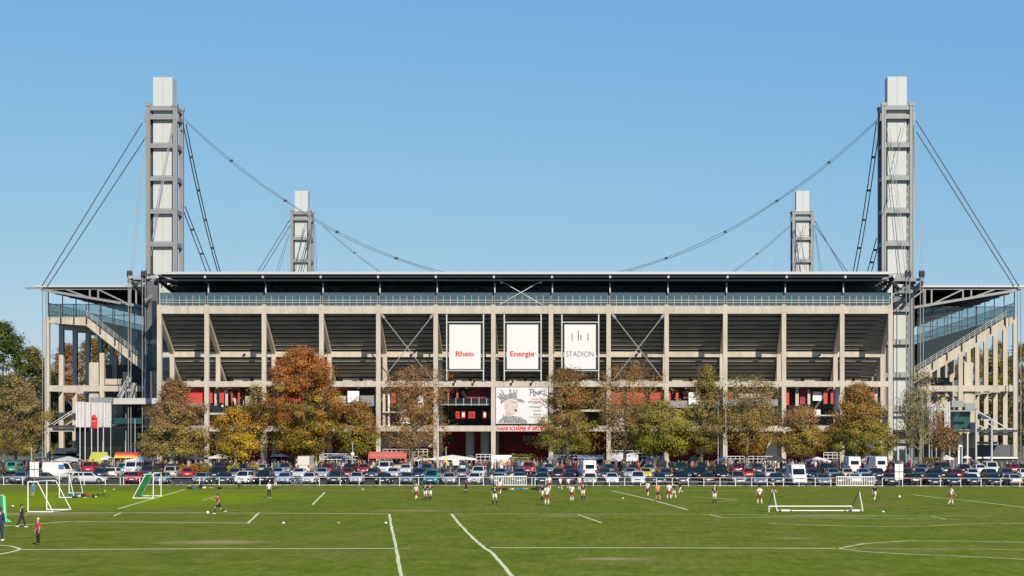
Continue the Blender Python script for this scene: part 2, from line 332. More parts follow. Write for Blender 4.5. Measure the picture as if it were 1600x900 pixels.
for i in range(13):
    a, b = CX[i]+.37, CX[i+1]-.37
    box('edge_beam', M['concrete'], SS, a, b, DF-.40, DF+.40, Z1b, Z1t)
    box('edge_beam', M['concrete'], SS, a, b, DF-.40, DF+.30, Z3b, Z3t)
    box('edge_beam', M['concrete'], SS, a, b, DF-.38, DF+.30, Z4b, Z4t)
    box('inner_beam', M['concrete'], SS, a, b, DI-.30, DI+.30, Z2b, Z2t)
    # stepped underside of the upper tier: one slab per row
    n = 9; d0, z0, d1, z1 = DF+.8, Z1b+.25, DI+.7, Z2t+.2
    for k in range(n):
        ya, yb = d0+(d1-d0)*k/n, d0+(d1-d0)*(k+1)/n; za, zb = z0+(z1-z0)*k/n, z0+(z1-z0)*(k+1)/n
        s = MB(); zm = za+(zb-za)*.80; s.poly([(a, ya, za), (b, ya, za), (b, ya+.05, zm), (a, ya+.05, zm), (a, yb+.8, zm+.05), (b, yb+.8, zm+.05), (b, yb+.8, za+.05), (a, yb+.8, za+.05)],
                         [(0,1,2,3), (3,2,5,4), (4,5,6,7), (7,6,1,0), (0,3,4,7), (1,6,5,2)])
        fixn(s.build('tier_slab', M['deck'], SS))
    n = 5; d0, z0, d1, z1 = DI+.75, Z2t-1.2, 346.6, 16.7
    for k in range(n):
        ya, yb = d0+(d1-d0)*k/n, d0+(d1-d0)*(k+1)/n; za, zb = z0+(z1-z0)*k/n, z0+(z1-z0)*(k+1)/n
        s = MB(); zm = za+(zb-za)*.80; s.poly([(a, ya, za), (b, ya, za), (b, ya+.05, zm), (a, ya+.05, zm), (a, yb+.8, zm+.05), (b, yb+.8, zm+.05), (b, yb+.8, za+.05), (a, yb+.8, za+.05)],
                         [(0,1,2,3), (3,2,5,4), (4,5,6,7), (7,6,1,0), (0,3,4,7), (1,6,5,2)])
        fixn(s.build('tier_slab', M['deck'], SS))
    box('back_wall', M['deck'], SS, a, b, 348.3, 348.6, 15.5, 17.6)
    for q in (.12, .52): box('sunlit_ledge_patch', M['concrete_plain'], SS, a+(b-a)*q, a+(b-a)*(q+.32), 346.3, 346.9, 15.7, 16.5)  # back ledge cut into pale pieces in the shape of sunlit patches
    box('concourse_slab', M['concrete_plain'], SS, a, b, DF+.31, 347.4, Z3b+.25, Z3t-.2)
    box('concourse_slab', M['concrete_plain'], SS, a, b, DF+.31, 352, Z4b+.3, Z4t-.2)
# seating side of the tier (pitch side) and the walkway behind the glass
s = MB(); XL, XR = CX[0]-.3, CX[-1]+.3
s.poly([(XL, DF-.3, Z1t-.1), (XR, DF-.3, Z1t-.1), (XR, DF+3.4, Z1t-.1), (XL, DF+3.4, Z1t-.1), (XR, 366, 4.), (XL, 366, 4.), (XR, 366, 0), (XL, 366, 0)], [(0,1,2,3), (3,2,4,5), (5,4,6,7)])
s.build('seating_deck', M['tier'], SS)
# walkway glass, handrails, roof posts
DG = DF-.25
for i in range(13):
    a, b = CX[i]+.12, CX[i+1]-.12; n = 8 if i not in (0, 12) else 7; wd = (b-a)/n
    for k in range(n):
        box('glass_panel', M['glass_teal'], SS, a+k*wd+.03, a+(k+1)*wd-.03, DG, DG+.03, Z1t+.08, zf(457.3))
    s = MB()
    for k in range(n+1): s.box(a+k*wd-.03, a+k*wd+.03, DG-.12, DG-.07, Z1t-.02, zf(462))
    for y in (469.3, 473.3): s.box(a, b, DG-.19, DG-.13, zf(y)-.035, zf(y)+.035)
    s.build('handrail', M['steel_light'], SS)
    s = MB()
    for k in range(n+1): s.box(a+k*wd-.02, a+k*wd+.02, DG-.02, DG+.05, Z1t-.02, zf(457.3)+.02)
    s.build('glass_frame', M['steel_dark'], SS)['kind'] = 'stuff'
ZR = zf(424.6, 327.2)
for x in CX:
    xx = x+ (.25 if x > CX[0] else .3)
    box('roof_post', M['steel_light'], SS, xx-.10, xx+.10, DF-.10, DF+.10, Z1t+.16, ZR-1.2)
    box('roof_post_head', M['steel_light'], SS, xx-.17, xx+.17, 327.5, 328.2, ZR-1.0, ZR-.45)
    s = MB()
    s.bar((xx, 328.3, ZR-.9), (xx, 364, ZR-.9), .35, .55); s.bar((xx, 329, ZR-1.4), (xx, 364, ZR-5.2), .4, .5)
    for k, d in enumerate((334, 340, 346, 352, 358)):
        t = (d-329)/35; t2 = (d+6-329)/35
        s.bar((xx, d, ZR-1), (xx, d, ZR-1.4-3.8*t), .25); s.bar((xx, d, ZR-1.4-3.8*t), (xx, d+6, ZR-1), .22)
    s.build('roof_truss', M['steel_dark'], SS)
xl, xr = PX(247.5, 327.2), PX(1391.5, 327.2)
box('roof_fascia', M['roofmetal'], SS, xl, xr, 327.0, 327.4, ZR-.42, ZR)
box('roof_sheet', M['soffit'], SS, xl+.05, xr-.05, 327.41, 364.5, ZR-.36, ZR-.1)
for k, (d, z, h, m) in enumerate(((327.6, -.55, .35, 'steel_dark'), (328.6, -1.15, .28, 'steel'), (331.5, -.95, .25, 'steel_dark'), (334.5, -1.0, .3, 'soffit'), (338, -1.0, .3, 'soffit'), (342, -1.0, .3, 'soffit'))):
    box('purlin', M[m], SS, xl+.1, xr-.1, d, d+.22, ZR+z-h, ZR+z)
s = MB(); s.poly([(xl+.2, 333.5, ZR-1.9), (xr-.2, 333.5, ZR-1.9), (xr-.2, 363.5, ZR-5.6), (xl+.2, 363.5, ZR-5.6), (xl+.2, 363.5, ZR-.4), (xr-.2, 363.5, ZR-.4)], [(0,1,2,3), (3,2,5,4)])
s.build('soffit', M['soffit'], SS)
for i in range(13):           # struts fanning out under the roof in the middle of each bay, and the boxes of the top concourse
    c = (CX[i]+CX[i+1])/2; s = MB()
    for dx in (-2.4, -1.0, 1.0, 2.4): s.bar((c, 337, ZR-4.0), (c+dx, 337, ZR-2.3), .28)
    s.bar((c-1.6, 337, ZR-4.05), (c+1.6, 337, ZR-4.05), .3)
    s.build('roof_strut', M['steel_dark'], SS)
    s = MB(); x = CX[i]+.6
    while x < CX[i+1]-1:
        l = rnd.uniform(.5, 2.2); s.box(x, min(x+l, CX[i+1]-.5), 333.3, 333.5, ZR-3.95+rnd.uniform(-.1, .1), ZR-3.55+rnd.uniform(-.1, .15)); x += l+rnd.uniform(.2, .9)
    s.build('seat_back', mat('seat_backs', (.16, .10, .09), .8, var=.6, scale=1.2, var_col=(.2, .2, .2)) if i == 0 else bpy.data.materials['seat_backs'], SS)
    s = MB()                  # frames and bits of kit on the walkway, seen through the glass
    for k in range(5):
        x = rnd.uniform(CX[i]+.5, CX[i+1]-1.5); l = rnd.uniform(.3, 1.1); z = Z1t+rnd.uniform(.1, 1.6); s.box(x, x+l, 332.2, 332.4, z, z+rnd.uniform(.08, .3))
    for k in range(2):
        x = rnd.uniform(CX[i]+1, CX[i+1]-3); s.bar((x, 332.8, Z1t), (x+2.2, 332.8, Z1t+1.9), .1); s.bar((x+2.2, 332.8, Z1t), (x, 332.8, Z1t+1.9), .1)
    s.build('walkway_fitting', M['steel_light'], SS)
def xbrace(x0, x1, y0, y1, D, m='steel_light', w_=.17, name='cross_brace'):
    for a, b in (((x0, y0), (x1, y1)), ((x1, y0), (x0, y1))):
        bar(name, M[m], SS, (PX(a[0], D), D, PZ(a[1], D)), (PX(b[0], D), D, PZ(b[1], D)), w_)
        D -= .2
    for x, s_ in ((x0, 1), (x1, -1)):
        bar('brace_plate', M[m], SS, (PX(x-s_, D+.3), D+.2, PZ(y0-1.5, D)), (PX(x+4*s_, D), D+.2, PZ(y0+4.5, D)), .4)
xbrace(781, 847, 438, 476, DF-.35, w_=.11)
xbrace(597, 676, 492.5, 594, DF-.05, 'steel', .13); xbrace(958, 1037, 492.5, 594, DF-.05, 'steel', .13); 
# ---- lower storeys, bay by bay
def pan(name, m, x0, x1, y0, y1, D, th=.25, lab=None):
    o = box(name, M[m], SS, PX(x0, D), PX(x1, D), D, D+th, PZ(y1, D), PZ(y0, D))
    if lab: o['label'] = lab
    return o
for i in range(13):
    a, b = COLX[i], COLX[i+1]
    D = 350; sx = lambda x: x
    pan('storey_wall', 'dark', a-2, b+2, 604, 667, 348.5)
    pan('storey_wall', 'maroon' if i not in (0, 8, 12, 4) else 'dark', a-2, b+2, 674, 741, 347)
    for k in range(rnd.choice((1, 2))):
        x = a+rnd.uniform(8, 60); pan('red_rail', 'red', x, x+rnd.uniform(14, 22), 702.5, 704, 344)
    for k in range(3):
        x = a+6+rnd.random()*70
        if x+8 < b: pan('wall_panel', 'glass_green', x, x+rnd.uniform(5, 9), 680, 690, 346.7, .2)
D1 = 331.7
for x0, x1, y0, y1 in ((285,320,606,630),(328,332,606,630),(343,350,606,629),(361,374.5,606,609),(361,363.5,609,629),(371.5,374.5,609,629),(527,545,606.5,610),(585,588,606,628),(611,618,608,630),
                       (699,716,606,609.5),(699,702,609.5,630),(713,716,609.5,630),(945,973,609,632),(980,1006,608,631),(1016,1036,609,632),(1045,1048,609,632),(1056,1060,609,632),(1100,1119,609,613),(1112,1118,613,626),
                       (1136,1146,609,632),(1190,1207,609,613),(1201,1206,613,624),(1227,1233,609,633),(1287,1293,609,631),(1298,1302,609,631),(1318,1337,609,631),(1345,1364,609,614),(1360,1366,614,628),(440,470,606,628),(884,905,608,630)):
    pan('red_panel', 'red', x0, x1, y0, y1, D1)
for x0, x1, y0, y1 in ((543,561,611,629),(1076,1094,613,632)): pan('white_board', 'white', x0, x1, y0, y1, D1-.8)
for x0, x1, y0, y1 in ((335,338,605,634),(352,356,605,634),(1154,1199,612,622),(1243,1248,609,634),(1366,1371,607,640),(563,575,620,629),(522,540,620,630),(302,306,612,632),(598,602,612,665),(1375,1385,640,665),(1262,1266,609,632)):
    pan('partition', 'concrete_plain', x0, x1, y0, y1, D1+.3)
for x0, x1, y0, y1 in ((256,322,630,634),(525,590,630.5,634),(688,769,631,633),(328,411,645,648),(598,680,643,645),(1044,1130,634,637),(1228,1313,648,650),(1135,1222,632,634),(862,950,640,643),(953,1040,646,648),(1320,1390,650,652),(415,500,634,637)):
    pan('balcony_slab', 'steel' if y0 < 640 else 'concrete_plain', x0, x1, y0, y1, D1-.4, 8)
for x0, x1, y0, y1 in ((328,340,634,646),(690,769,622,631),(340,411,636,645),(1046,1130,626,634),(1137,1222,624,632),(563,590,618,630)):
    pan('balustrade', 'glass_dark' if y0 > 620 and x0 < 700 else 'steel', x0, x1, y0, y1, D1-.3, .08)
for x0, x1, y0, y1 in ((722,735,611,630),(360,376,612,640),(1180,1196,613,632),(1305,1313,640,665)):
    s = MB(); s.bar((PX(x0, D1+2), D1+2, PZ(y0, D1+2)), (PX(x1, D1+2), D1+2, PZ(y1, D1+2)), .9, .5); s.build('stair_flight', M['concrete_plain'], SS)
for x0, x1, y0, y1, m in ((292,297,606,640,'partition'),(346,349,606,636,'partition'),(383,392,618,634,'partition'),(398,402,606,645,'partition'),(530,542,618,630,'partition'),(551,556,674,690,'partition'),(606,609,612,672,'partition'),(626,640,640,662,'partition'),(652,662,618,636,'partition'),(1120,1131,616,630,'partition'),(1148,1152,608,640,'partition'),
                     (1252,1262,640,664,'partition'),(1270,1284,612,626,'partition'),(1272,1282,640,652,'partition'),(1306,1312,606,640,'partition'),(1326,1330,632,664,'partition'),(1340,1352,640,650,'partition'),(960,975,640,664,'partition'),(1000,1012,646,664,'partition'),(870,878,612,640,'partition')):
    pan('partition', 'concrete_plain' if x0 % 2 else 'white', x0, x1, y0, y1, D1+.45+(x0 % 3)*.3)
for x0, x1, y0, y1 in ((262,284,606,634),(730,768,606,622),(860,880,646,664),(1068,1075,609,632),(1250,1262,606,632)):
    pan('storey_wall', 'maroon', x0, x1, y0, y1, D1+1.2)
for x in (338,352,366,380,394,700,712,724,736,748,760,1052,1066,1080,1094,1108):
    pan('baluster', 'steel_light', x, x+.8, 622 if 600 < x < 800 else 626, 634, D1-.42, .06)
for x in (712,721,732,736,754.5,764): # lit red posters and windows on the storey below the kiosks
    wd = 6 if x not in (732,) else 3
    pan('window', 'red', x, x+wd, 643, 653.5, 332.6)
    pan('window_pane', 'white' if x in (721, 754.5) else 'lens_red', x+1.2, x+wd-1.2, 645, 651, 332.5, .05)
for x in (734.5, 757.5, 868.5, 885): # ventilation drums on the ground floor
    X_ = PX(x, 338); MB().lathe([(.75, 3.0), (.75, 7.2)], 20, (X_, 338, 0)).build('steel_drum', M['drum'], SS)
    MB().lathe([(.8, 2.6), (.8, 3.0)], 20, (X_, 338, 0)).build('drum_base', M['dark'], SS)
s = MB(); D = 339                # sloping white canopy foot right of the middle
s.prism([(PX(1206, D), PZ(672, D)), (PX(1215, D), PZ(672, D)), (PX(1213, D), PZ(740, D)), (PX(1188, D), PZ(740, D))], D, D+2); fixn(s.build('sloping_wall', M['white'], SS))
for x0, x1 in ((620,640),(650,680),(597,615)): pan('white_wall', 'white', x0, x1, 674, 698, 343)
# floodlights sitting on the beam
for x in (709, 739, 799, 830):
    X_ = PX(x, DF-.8); t = thing('spotlight', {709: 'first', 739: 'second', 799: 'third', 830: 'fourth'}[x]+' small spotlight from the left on the concrete beam above the poster', 'spotlight', (X_, DF-.6, PZ(600, DF)), group='spotlights on the beam')
    MB().bar((X_-.2, DF-.5, PZ(603, DF)), (X_+.2, DF-1.1, PZ(597, DF)), .08).build('bracket', M['plastic_black'], t)
    MB().lathe([(.12, 0), (.26, .35)], 10, (X_+.25, DF-1.3, PZ(598, DF))).build('lamp_head', M['plastic_black'], t)
for x in (382, 643, 994, 1280): # small black fittings on the middle beam
    X_ = PX(x, DI); t = thing('beam_lamp', 'small black lamp on the middle beam %s' % {382: 'above the orange tree, left', 643: 'above the airy brown tree', 994: 'in the right braced bay', 1280: 'in the third bay from the right'}[x], 'lamp', (X_, DI-.5, PZ(555, DI)), group='lamps on the middle beam')
    MB().bar((X_-.15, DI-.3, PZ(556.5, DI)), (X_+.15, DI-.5, PZ(553.5, DI)), .3).build('lamp_head', M['plastic_black'], t)
# ================================================================== banners, poster, lettering
def text_mesh(txt, x0, x1, z0, z1, D, m, parent, bold=0., name='lettering', shear=0):
    cu = bpy.data.curves.new('txt', 'FONT'); cu.body = txt; cu.offset = bold; cu.resolution_u = 3; cu.shear = shear
    o = bpy.data.objects.new('txt', cu); COL.objects.link(o); dg = bpy.context.evaluated_depsgraph_get()
    me = bpy.data.meshes.new_from_object(o.evaluated_get(dg)); bpy.data.objects.remove(o); bpy.data.curves.remove(cu)
    a = np.zeros(len(me.vertices)*3); me.vertices.foreach_get('co', a); a = a.reshape(-1, 3); mn, mx = a.min(0), a.max(0)
    b = np.zeros_like(a); b[:, 0] = x0+(a[:, 0]-mn[0])/(mx[0]-mn[0])*(x1-x0); b[:, 2] = z0+(a[:, 1]-mn[1])/(mx[1]-mn[1])*(z1-z0); b[:, 1] = D
    off = Vector(); p = parent
    while p: off += p.location; p = p.parent
    b -= np.array(off); me.vertices.foreach_set('co', b.ravel()); me.materials.clear(); me.materials.append(m); me.update()
    q = bpy.data.objects.new(name, me); COL.objects.link(q); q.parent = parent; q['label'] = 'letters reading '+txt; return q
DB = DF-.75
for (px0, px1, bx0, bx1, word) in ((698, 755.5, 702, 751, 'Rhein'), (788, 845.5, 792, 841, 'Energie'), (878, 935.5, 882, 931, 'STADION')):
    X = lambda x: PX(x, DB); Z = lambda y: PZ(y, DB)
    t = thing('banner', 'white banner reading %s hung in a steel frame in front of the dark tiers' % word, 'banner', (X((bx0+bx1)/2), DB, Z(595)), group='white banners on the stand')
    for x in (px0, px1): box('pole', M['steel_light'], t, X(x)-.1, X(x)+.1, DB-.05, DB+.15, Z(595), Z(491))
    for y in (503.3, 579): box('crossbar', M['steel_light'], t, X(px0)+.1, X(px1)-.1, DB-.03, DB+.11, Z(y)-.08, Z(y)+.08)
    s = MB()                   # lacing net round the cloth
    x0, x1, z0, z1 = X(px0+1.5), X(px1-1.5), Z(578), Z(504.5)
    n = 26
    for k in range(n+1):
        z = z0+(z1-z0)*k/n; s.box(x0, x1, DB+.10, DB+.13, z-.05, z+.05)
    for k in range(19):
        x = x0+(x1-x0)*k/18; s.box(x-.05, x+.05, DB+.08, DB+.10, z0, z1)
    s.build('lacing_net', M['net'], t)
    box('cloth', M['banner'], t, X(bx0), X(bx1), DB+.0, DB+.06, Z(576.5), Z(507.2))
    if word == 'Rhein': text_mesh('Rhein', X(712), X(740.3), Z(557), Z(548.7), DB-.02, M['letter_red'], t, .028)
    elif word == 'Energie': text_mesh('Energie', X(797), X(835), Z(559.5), Z(548.7), DB-.02, M['letter_red'], t, .028)
    else:
        text_mesh('STADION', X(884.5), X(927.5), Z(557.3), Z(549), DB-.02, M['letter_grey'], t, -.004)
        s = MB()
        for x, y0, y1, w_ in ((894, 520.5, 532, .12), (903.7, 516.5, 532, .15), (907.8, 523, 532, .15), (918.7, 520.5, 532, .15)): s.box(X(x)-w_/2, X(x)+w_/2, DB-.03, DB-.005, Z(y1), Z(y0))
        s.build('tower_emblem', M['letter_grey'], t)
# concert poster
DP = DF-.6; X = lambda x: PX(x, DP); Z = lambda y: PZ(y, DP)
t = thing('poster', 'large white concert poster of a singer in a spiky cap, reading PINK', 'poster', (X(816), DP, Z(663)))
box('sheet', M['banner'], t, X(775), X(856.5), DP, DP+.12, Z(662), Z(605.3))
box('frame', M['plastic_black'], t, X(774), X(857.6), DP+.13, DP+.3, Z(663.6), Z(604.8))
ink = mat('poster_ink', (.04, .04, .045), .7, var=1, scale=5.5, var_col=(.60, .60, .60)); face = mat('poster_face', (.60, .50, .48), .7, var=.6, scale=1.6, var_col=(.42, .33, .32)); pale = mat('poster_hair', (.80, .72, .70), .7); orange_ink = mat('orange_ink', (.62, .22, .10), .7)
pp = lambda x, y: (760+x/9, 590+y/9)            # points read off an enlarged view of the poster
def flat(name, m, pts, k):
    s = MB(); P = [pp(*q) for q in pts]; s.poly([(X(x), DP-.004*k, Z(y)) for x, y in P], [tuple(range(len(P)))]); return s.build(name, m, t)
flat('printed_hair', pale, [(200,390),(255,330),(300,350),(290,520),(250,500),(215,450)], 1)
flat('printed_face', face, [(250,330),(330,312),(438,335),(446,370),(460,398),(444,408),(448,426),(436,440),(441,468),(418,505),(372,522),(376,550),(255,560),(272,500),(252,430)], 2)
flat('printed_collar', ink, [(165,640),(180,600),(230,560),(240,520),(290,550),(400,540),(480,555),(560,600),(585,645)], 3)
flat('printed_cap', ink, [(205,385),(200,330),(245,270),(260,240),(340,232),(430,245),(432,300),(480,300),(545,335),(520,350),(470,345),(430,310),(340,300),(260,325),(225,360)], 4)
for q in ([(250,275),(160,250),(148,270),(220,310)], [(245,260),(195,160),(215,165),(262,245)], [(215,270),(155,215),(210,225),(250,260)], [(330,240),(315,170),(345,160),(360,240)], [(360,240),(390,150),(400,240)], [(395,240),(430,155),(438,190),(420,245)], [(225,300),(170,285),(190,310)]):
    flat('printed_spike', ink, q, 5)
flat('printed_ear', mat('poster_shade', (.55, .36, .34), .7), [(262,380),(282,372),(288,410),(270,425)], 4); flat('printed_eye', ink, [(360,342),(405,338),(400,356),(372,356)], 4); flat('printed_jaw', bpy.data.materials['poster_shade'], [(268,480),(300,500),(370,512),(372,522),(300,530),(270,520)], 3); flat('printed_peak', mat('peak_ink', (.22, .22, .25), .6), [(420,300),(480,300),(545,335),(520,350),(470,345),(430,325)], 6)
flat('printed_microphone', M['plastic_black'], [(395,445),(415,440),(430,470),(415,480),(400,465)], 5)
def strokes(name, m, segs, wd=.1):
    s = MB()
    for a, b in segs:
        (xa, ya), (xb, yb) = pp(*a), pp(*b); s.bar((X(xa), DP-.03, Z(ya)), (X(xb), DP-.03, Z(yb)), .02, wd, up=(0, 0, 1)) if abs(xa-xb) > .3 else s.box(X(xa)-wd/2, X(xa)+wd/2, DP-.04, DP-.02, Z(max(ya, yb)), Z(min(ya, yb)))
    return s.build(name, m, t)
def sk(segs, wd=.1, name='lettering', m=None):
    s = MB()
    for a, b in segs:
        (xa, ya), (xb, yb) = pp(*a), pp(*b); A = Vector((X(xa), 0, Z(ya))); B = Vector((X(xb), 0, Z(yb))); d = (B-A).normalized(); nn = Vector((-d.z, 0, d.x))*wd/2
        s.poly([(p.x, DP-.03, p.z) for p in (A+nn, B+nn, B-nn, A-nn)], [(0, 1, 2, 3)])
    o = s.build(name, m or M['letter_grey'], t); return o
o = sk([((595,165),(665,170)),((665,170),(660,200)),((660,200),(620,210)),((630,165),(612,250)), ((672,175),(662,250)),((655,250),(690,262)), ((690,195),(685,250)),((690,195),(722,245)),((722,245),(730,190)), ((752,180),(738,245)),((800,180),(745,215)),((745,212),(840,250))], .13); o['label'] = 'scrawled letters reading PINK'
rr = random.Random(3)
for y, x0, x1, m in ((300,640,800,orange_ink),(338,585,780,None),(360,660,800,orange_ink),(415,610,780,None),(465,665,770,None),(520,668,760,None),(556,605,800,orange_ink)):
    seg = []; x = x0
    while x < x1:
        h = rr.uniform(8, 18) if y not in (556,) else 14; seg += [((x, y-h), (x+rr.uniform(-6, 9), y+h)), ((x, y+rr.uniform(-h, h)), (x+14, y+rr.uniform(-h, h)))]; x += rr.uniform(13, 22)
    o = sk(seg, .06, 'print_strokes', m)
t = thing('name_sign', 'white strip sign with red capitals HANS SCHÄFER SÜDKURVE below the poster', 'sign', (X(816), DP, Z(674)))
box('board', M['banner'], t, X(777), X(857), DF-.50, DF-.39, Z(673.8), Z(665.4))
text_mesh('HANS SCHÄFER SÜDKURVE', X(777.8), X(856), Z(672.9), Z(664.9), DF-.53, M['letter_red'], t, .05)
# ================================================================== SIDE STANDS
DW = 357.0
def side_stand(sg, xo_px, label, name='stadium_stand'):
    Xo = PX(xo_px, DW); inn = -sg                                   # sg -1: left stand, +1: right stand; inn points to the pitch
    T = thing(name, label, 'stadium', (Xo, DW, 0), group='stands of the stadium')
    U = lambda u: Xo+inn*u                                          # u metres inward from the outer column line
    def bx(n, m, u0, u1, y0, y1, z0, z1): a, b = sorted((U(u0), U(u1))); return box(n, M[m], T, a, b, y0, y1, z0, z1)
    zt = 28.1
    for k in range(15):
        d = DW+9.3*k
        bx('column', 'concrete', -.4, .45, d-.45, d+.45, 0, zt)
        if k % 2 == 0 or k < 4: bx('inner_column', 'concrete', 9.7, 10.5, d-.45, d+.45, 0, 21.5)
        if k in (0, 1, 2, 5): bx('inner_column', 'concrete', 15.6, 16.3, d-.4, d+.4, 0, 16)
    # floor beams along the end face and deeper frames
    for k in range(0, 6):
        d = DW+9.3*k
        bx('floor_beam', 'concrete', .45, 9.7, d-.3, d+.3, 14.45, 15.55); 
        if k == 0: bx('floor_beam', 'concrete', 10.5, 18.0, d-.3, d+.3, 14.45, 15.5)
        bx('floor_beam', 'concrete', .45, 4.6, d-.28, d+.28, 7.1, 7.75)
    for k in range(14):
        d = DW+9.3*k; bx('edge_beam', 'concrete', -.3, .3, d+.45, d+8.85, 14.5, 15.5)
    bx('end_wall', 'concrete', 7.7, 9.3, DW+.4, DW+3, 0, 19.8)
    # tier: flat landing then rake down to the pitch
    flat_u = 7.4 if sg < 0 else 1.6
    top = [(.45, 28.1), (flat_u, 28.1), (18.2+ (0 if sg < 0 else 1.2), 28.1-(20.2 if sg < 0 else 17.8)*.545*1.0*(10.8 if sg < 0 else 17.8)/(20.2 if sg < 0 else 17.8))]
    # end raker (thick concrete beam following the rake)
    sl = .78 if sg < 0 else .605
    ue = 18.0 if sg < 0 else 19.6
    ze = 28.1-(ue-flat_u)*sl
    P = [(.45, 28.1), (flat_u, 28.1), (ue, ze), (ue, ze-1.9), (flat_u-.2, 26.5 if sg < 0 else 26.3), (.45, 27.0)]
    s = MB(); s.prism([(U(u), z) for u, z in P], DW-.35, DW+.5); fixn(s.build('end_raker', M['concrete'], T))
    s = MB(); s.prism([(U(u), z) for u, z in ((.45, 27.7), (flat_u, 27.7), (38, 27.7-(38-flat_u)*sl), (38, 27.7-(38-flat_u)*sl-.6), (flat_u, 27.0), (.45, 27.0))], DW+.5, 500)
    fixn(s.build('tier_deck', M['tier'], T))
    for k in range(1, 14):
        d = DW+9.3*k; s = MB(); s.prism([(U(u), z) for u, z in ((.45, 27.0), (flat_u, 27.0), (30, 27.0-(30-flat_u)*sl), (30, 25.5-(30-flat_u)*sl), (flat_u, 25.9), (.45, 26.2))], d-.3, d+.3); fixn(s.build('raker_beam', M['concrete_plain'], T))
    s = MB()
    for k in range(22):
        u = flat_u+.8+k*1.05; z = 27.75-(u-flat_u)*sl; a, b = sorted((U(u), U(u+.4))); s.box(a, b, DW+3, 499, z-.2, z+.5)
    s.build('seat_rows', mat('seat_rows', (.15, .16, .17), .8), T)
    # roof
    z0 = PZ(446, 353); zi = z0-5.6
    a, b = sorted((U(-2.0), U(38)));
    box('roof_fascia', M['roofmetal'], T, *sorted((U(-1.2), U(38))), 352.6, 353.0, z0-.33, z0)
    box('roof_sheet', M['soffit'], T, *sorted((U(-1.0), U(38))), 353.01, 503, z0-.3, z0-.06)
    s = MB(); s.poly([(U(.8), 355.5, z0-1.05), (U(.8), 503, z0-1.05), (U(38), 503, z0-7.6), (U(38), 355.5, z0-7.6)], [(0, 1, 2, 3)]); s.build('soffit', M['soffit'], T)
    box('roof_tip', M['steel'], T, *sorted((U(-2.8), U(.4))), 352.7, 353.1, z0-.65, z0-.35)
    lc = lambda u: z0-.75-3.1*(max(u, 0)/18.5)
    bar('lower_chord', M['steel'], T, (U(0), 353.3, lc(0)), (U(24), 353.3, lc(24)), .35, .45)
    bar('upper_chord', M['steel'], T, (U(0), 353.3, z0-.6), (U(24), 353.3, z0-.6), .3, .3)
    for u in (8.8, 10.3, 16.0, 17.2, 22.5): bar('truss_post', M['steel'], T, (U(u), 353.3, lc(u)), (U(u), 353.3, z0-.6), .28)
    for ua, ub in ((4.5, 8.8), (16.0, 10.3), (22.5, 17.2)): bar('truss_diagonal', M['steel'], T, (U(ua), 353.3, lc(ua) if ua > ub else z0-.7), (U(ub), 353.3, z0-.7 if ua > ub else lc(ub)), .25)
    for k in range(1, 15):
        d = 353.3+9.3*k; s = MB(); s.bar((U(0), d, lc(0)), (U(30), d, lc(30)), .3, .4)
        for u in (5, 10, 16): s.bar((U(u), d, lc(u)), (U(u), d, z0-.5), .22)
        s.build('roof_truss', M['steel_dark'], T)
    if sg > 0:
        for k in range(26): box('roof_spike', M['steel_light'], T, *sorted((U(k*.85-.8), U(k*.85-.77))), 354, 354.03, z0, z0+(.75 if k % 3 else 1.1))
    # roof posts and outer glass of the top walkway
    for k in range(15):
        d = DW+9.3*k; bx('roof_post', 'steel_dark', .1, .26, d-.08, d+.08, zt, z0-.7)
        if k < 14:
            for q in range(4): bx('glass_panel', 'glass_end', .02, .06, d+.3+q*2.25, d+.3+q*2.25+2.15, 28.1, 30.6)
    s = MB(); s.bar((U(.15), DW, 30.66), (U(.15), 499, 30.66), .1); s.bar((U(.15), DW, 29.3), (U(.15), 499, 29.3), .07); s.build('handrail', M['steel_dark'], T)
    # end glass wall
    ztop = PZ(475.5 if sg < 0 else 479.5, DW-.6)
    us = [.6, 2.6, 5.0, 7.3, 9.8, 12.5, 15.2, 17.9] if sg < 0 else [.3, 2.0, 4.6, 7.2, 9.9, 12.6, 15.3, 18.0]
    rk = lambda u: 28.1 if u < flat_u else 28.1-(u-flat_u)*sl
    for u0, u1 in zip(us, us[1:]):
        s = MB(); a0, a1 = rk(u0)+.1, rk(u1)+.1
        s.prism([(U(u0+.06), a0), (U(u1-.06), a1), (U(u1-.06), ztop-.06), (U(u0+.06), ztop-.06)], DW-.62, DW-.58); fixn(s.build('glass_panel', M['glass_end'], T))
    for i, u in enumerate(us): 
        box('glass_post', M['steel_dark'], T, *sorted((U(u-.05), U(u+.05))), DW-.7, DW-.55, rk(u)-1.0 if i else rk(u)-.4, ztop+.05)
    bar('top_rail', M['steel_dark'], T, (U(us[0]), DW-.75, ztop), (U(us[-1]), DW-.75, ztop), .1, .12)
    for zz in ([ztop-2.0] if sg < 0 else [ztop-2.0, ztop-3.6, ztop-5.4]):
        ust = us[0] if zz > 28.3 else flat_u+(28.1-zz)/sl
        bar('transom', M['steel_dark'], T, (U(ust), DW-.75, zz), (U(us[-1]), DW-.75, zz), .08, .1)
    # handrails running down beside the rake
    s = MB()
    for h in (.45, .8, 1.15): s.bar((U(flat_u), DW-.9, 28.1+h), (U(ue), DW-.9, ze+h), .06)
    k = flat_u
    while k < ue: s.bar((U(k), DW-.9, rk(k)), (U(k), DW-.9, rk(k)+1.15), .05); k += 1.0
    s.build('handrail', M['steel_light'], T)
    if sg < 0:
        s = MB(); k = .6
        while k < flat_u: s.box(*sorted((U(k-.02), U(k+.02))), DW-.8, DW-.76, 28.1, 29.9); k += .5
        s.build('handrail', M['steel_dark'], T)
    s = MB()                                                            # brackets holding the glass posts on the beam
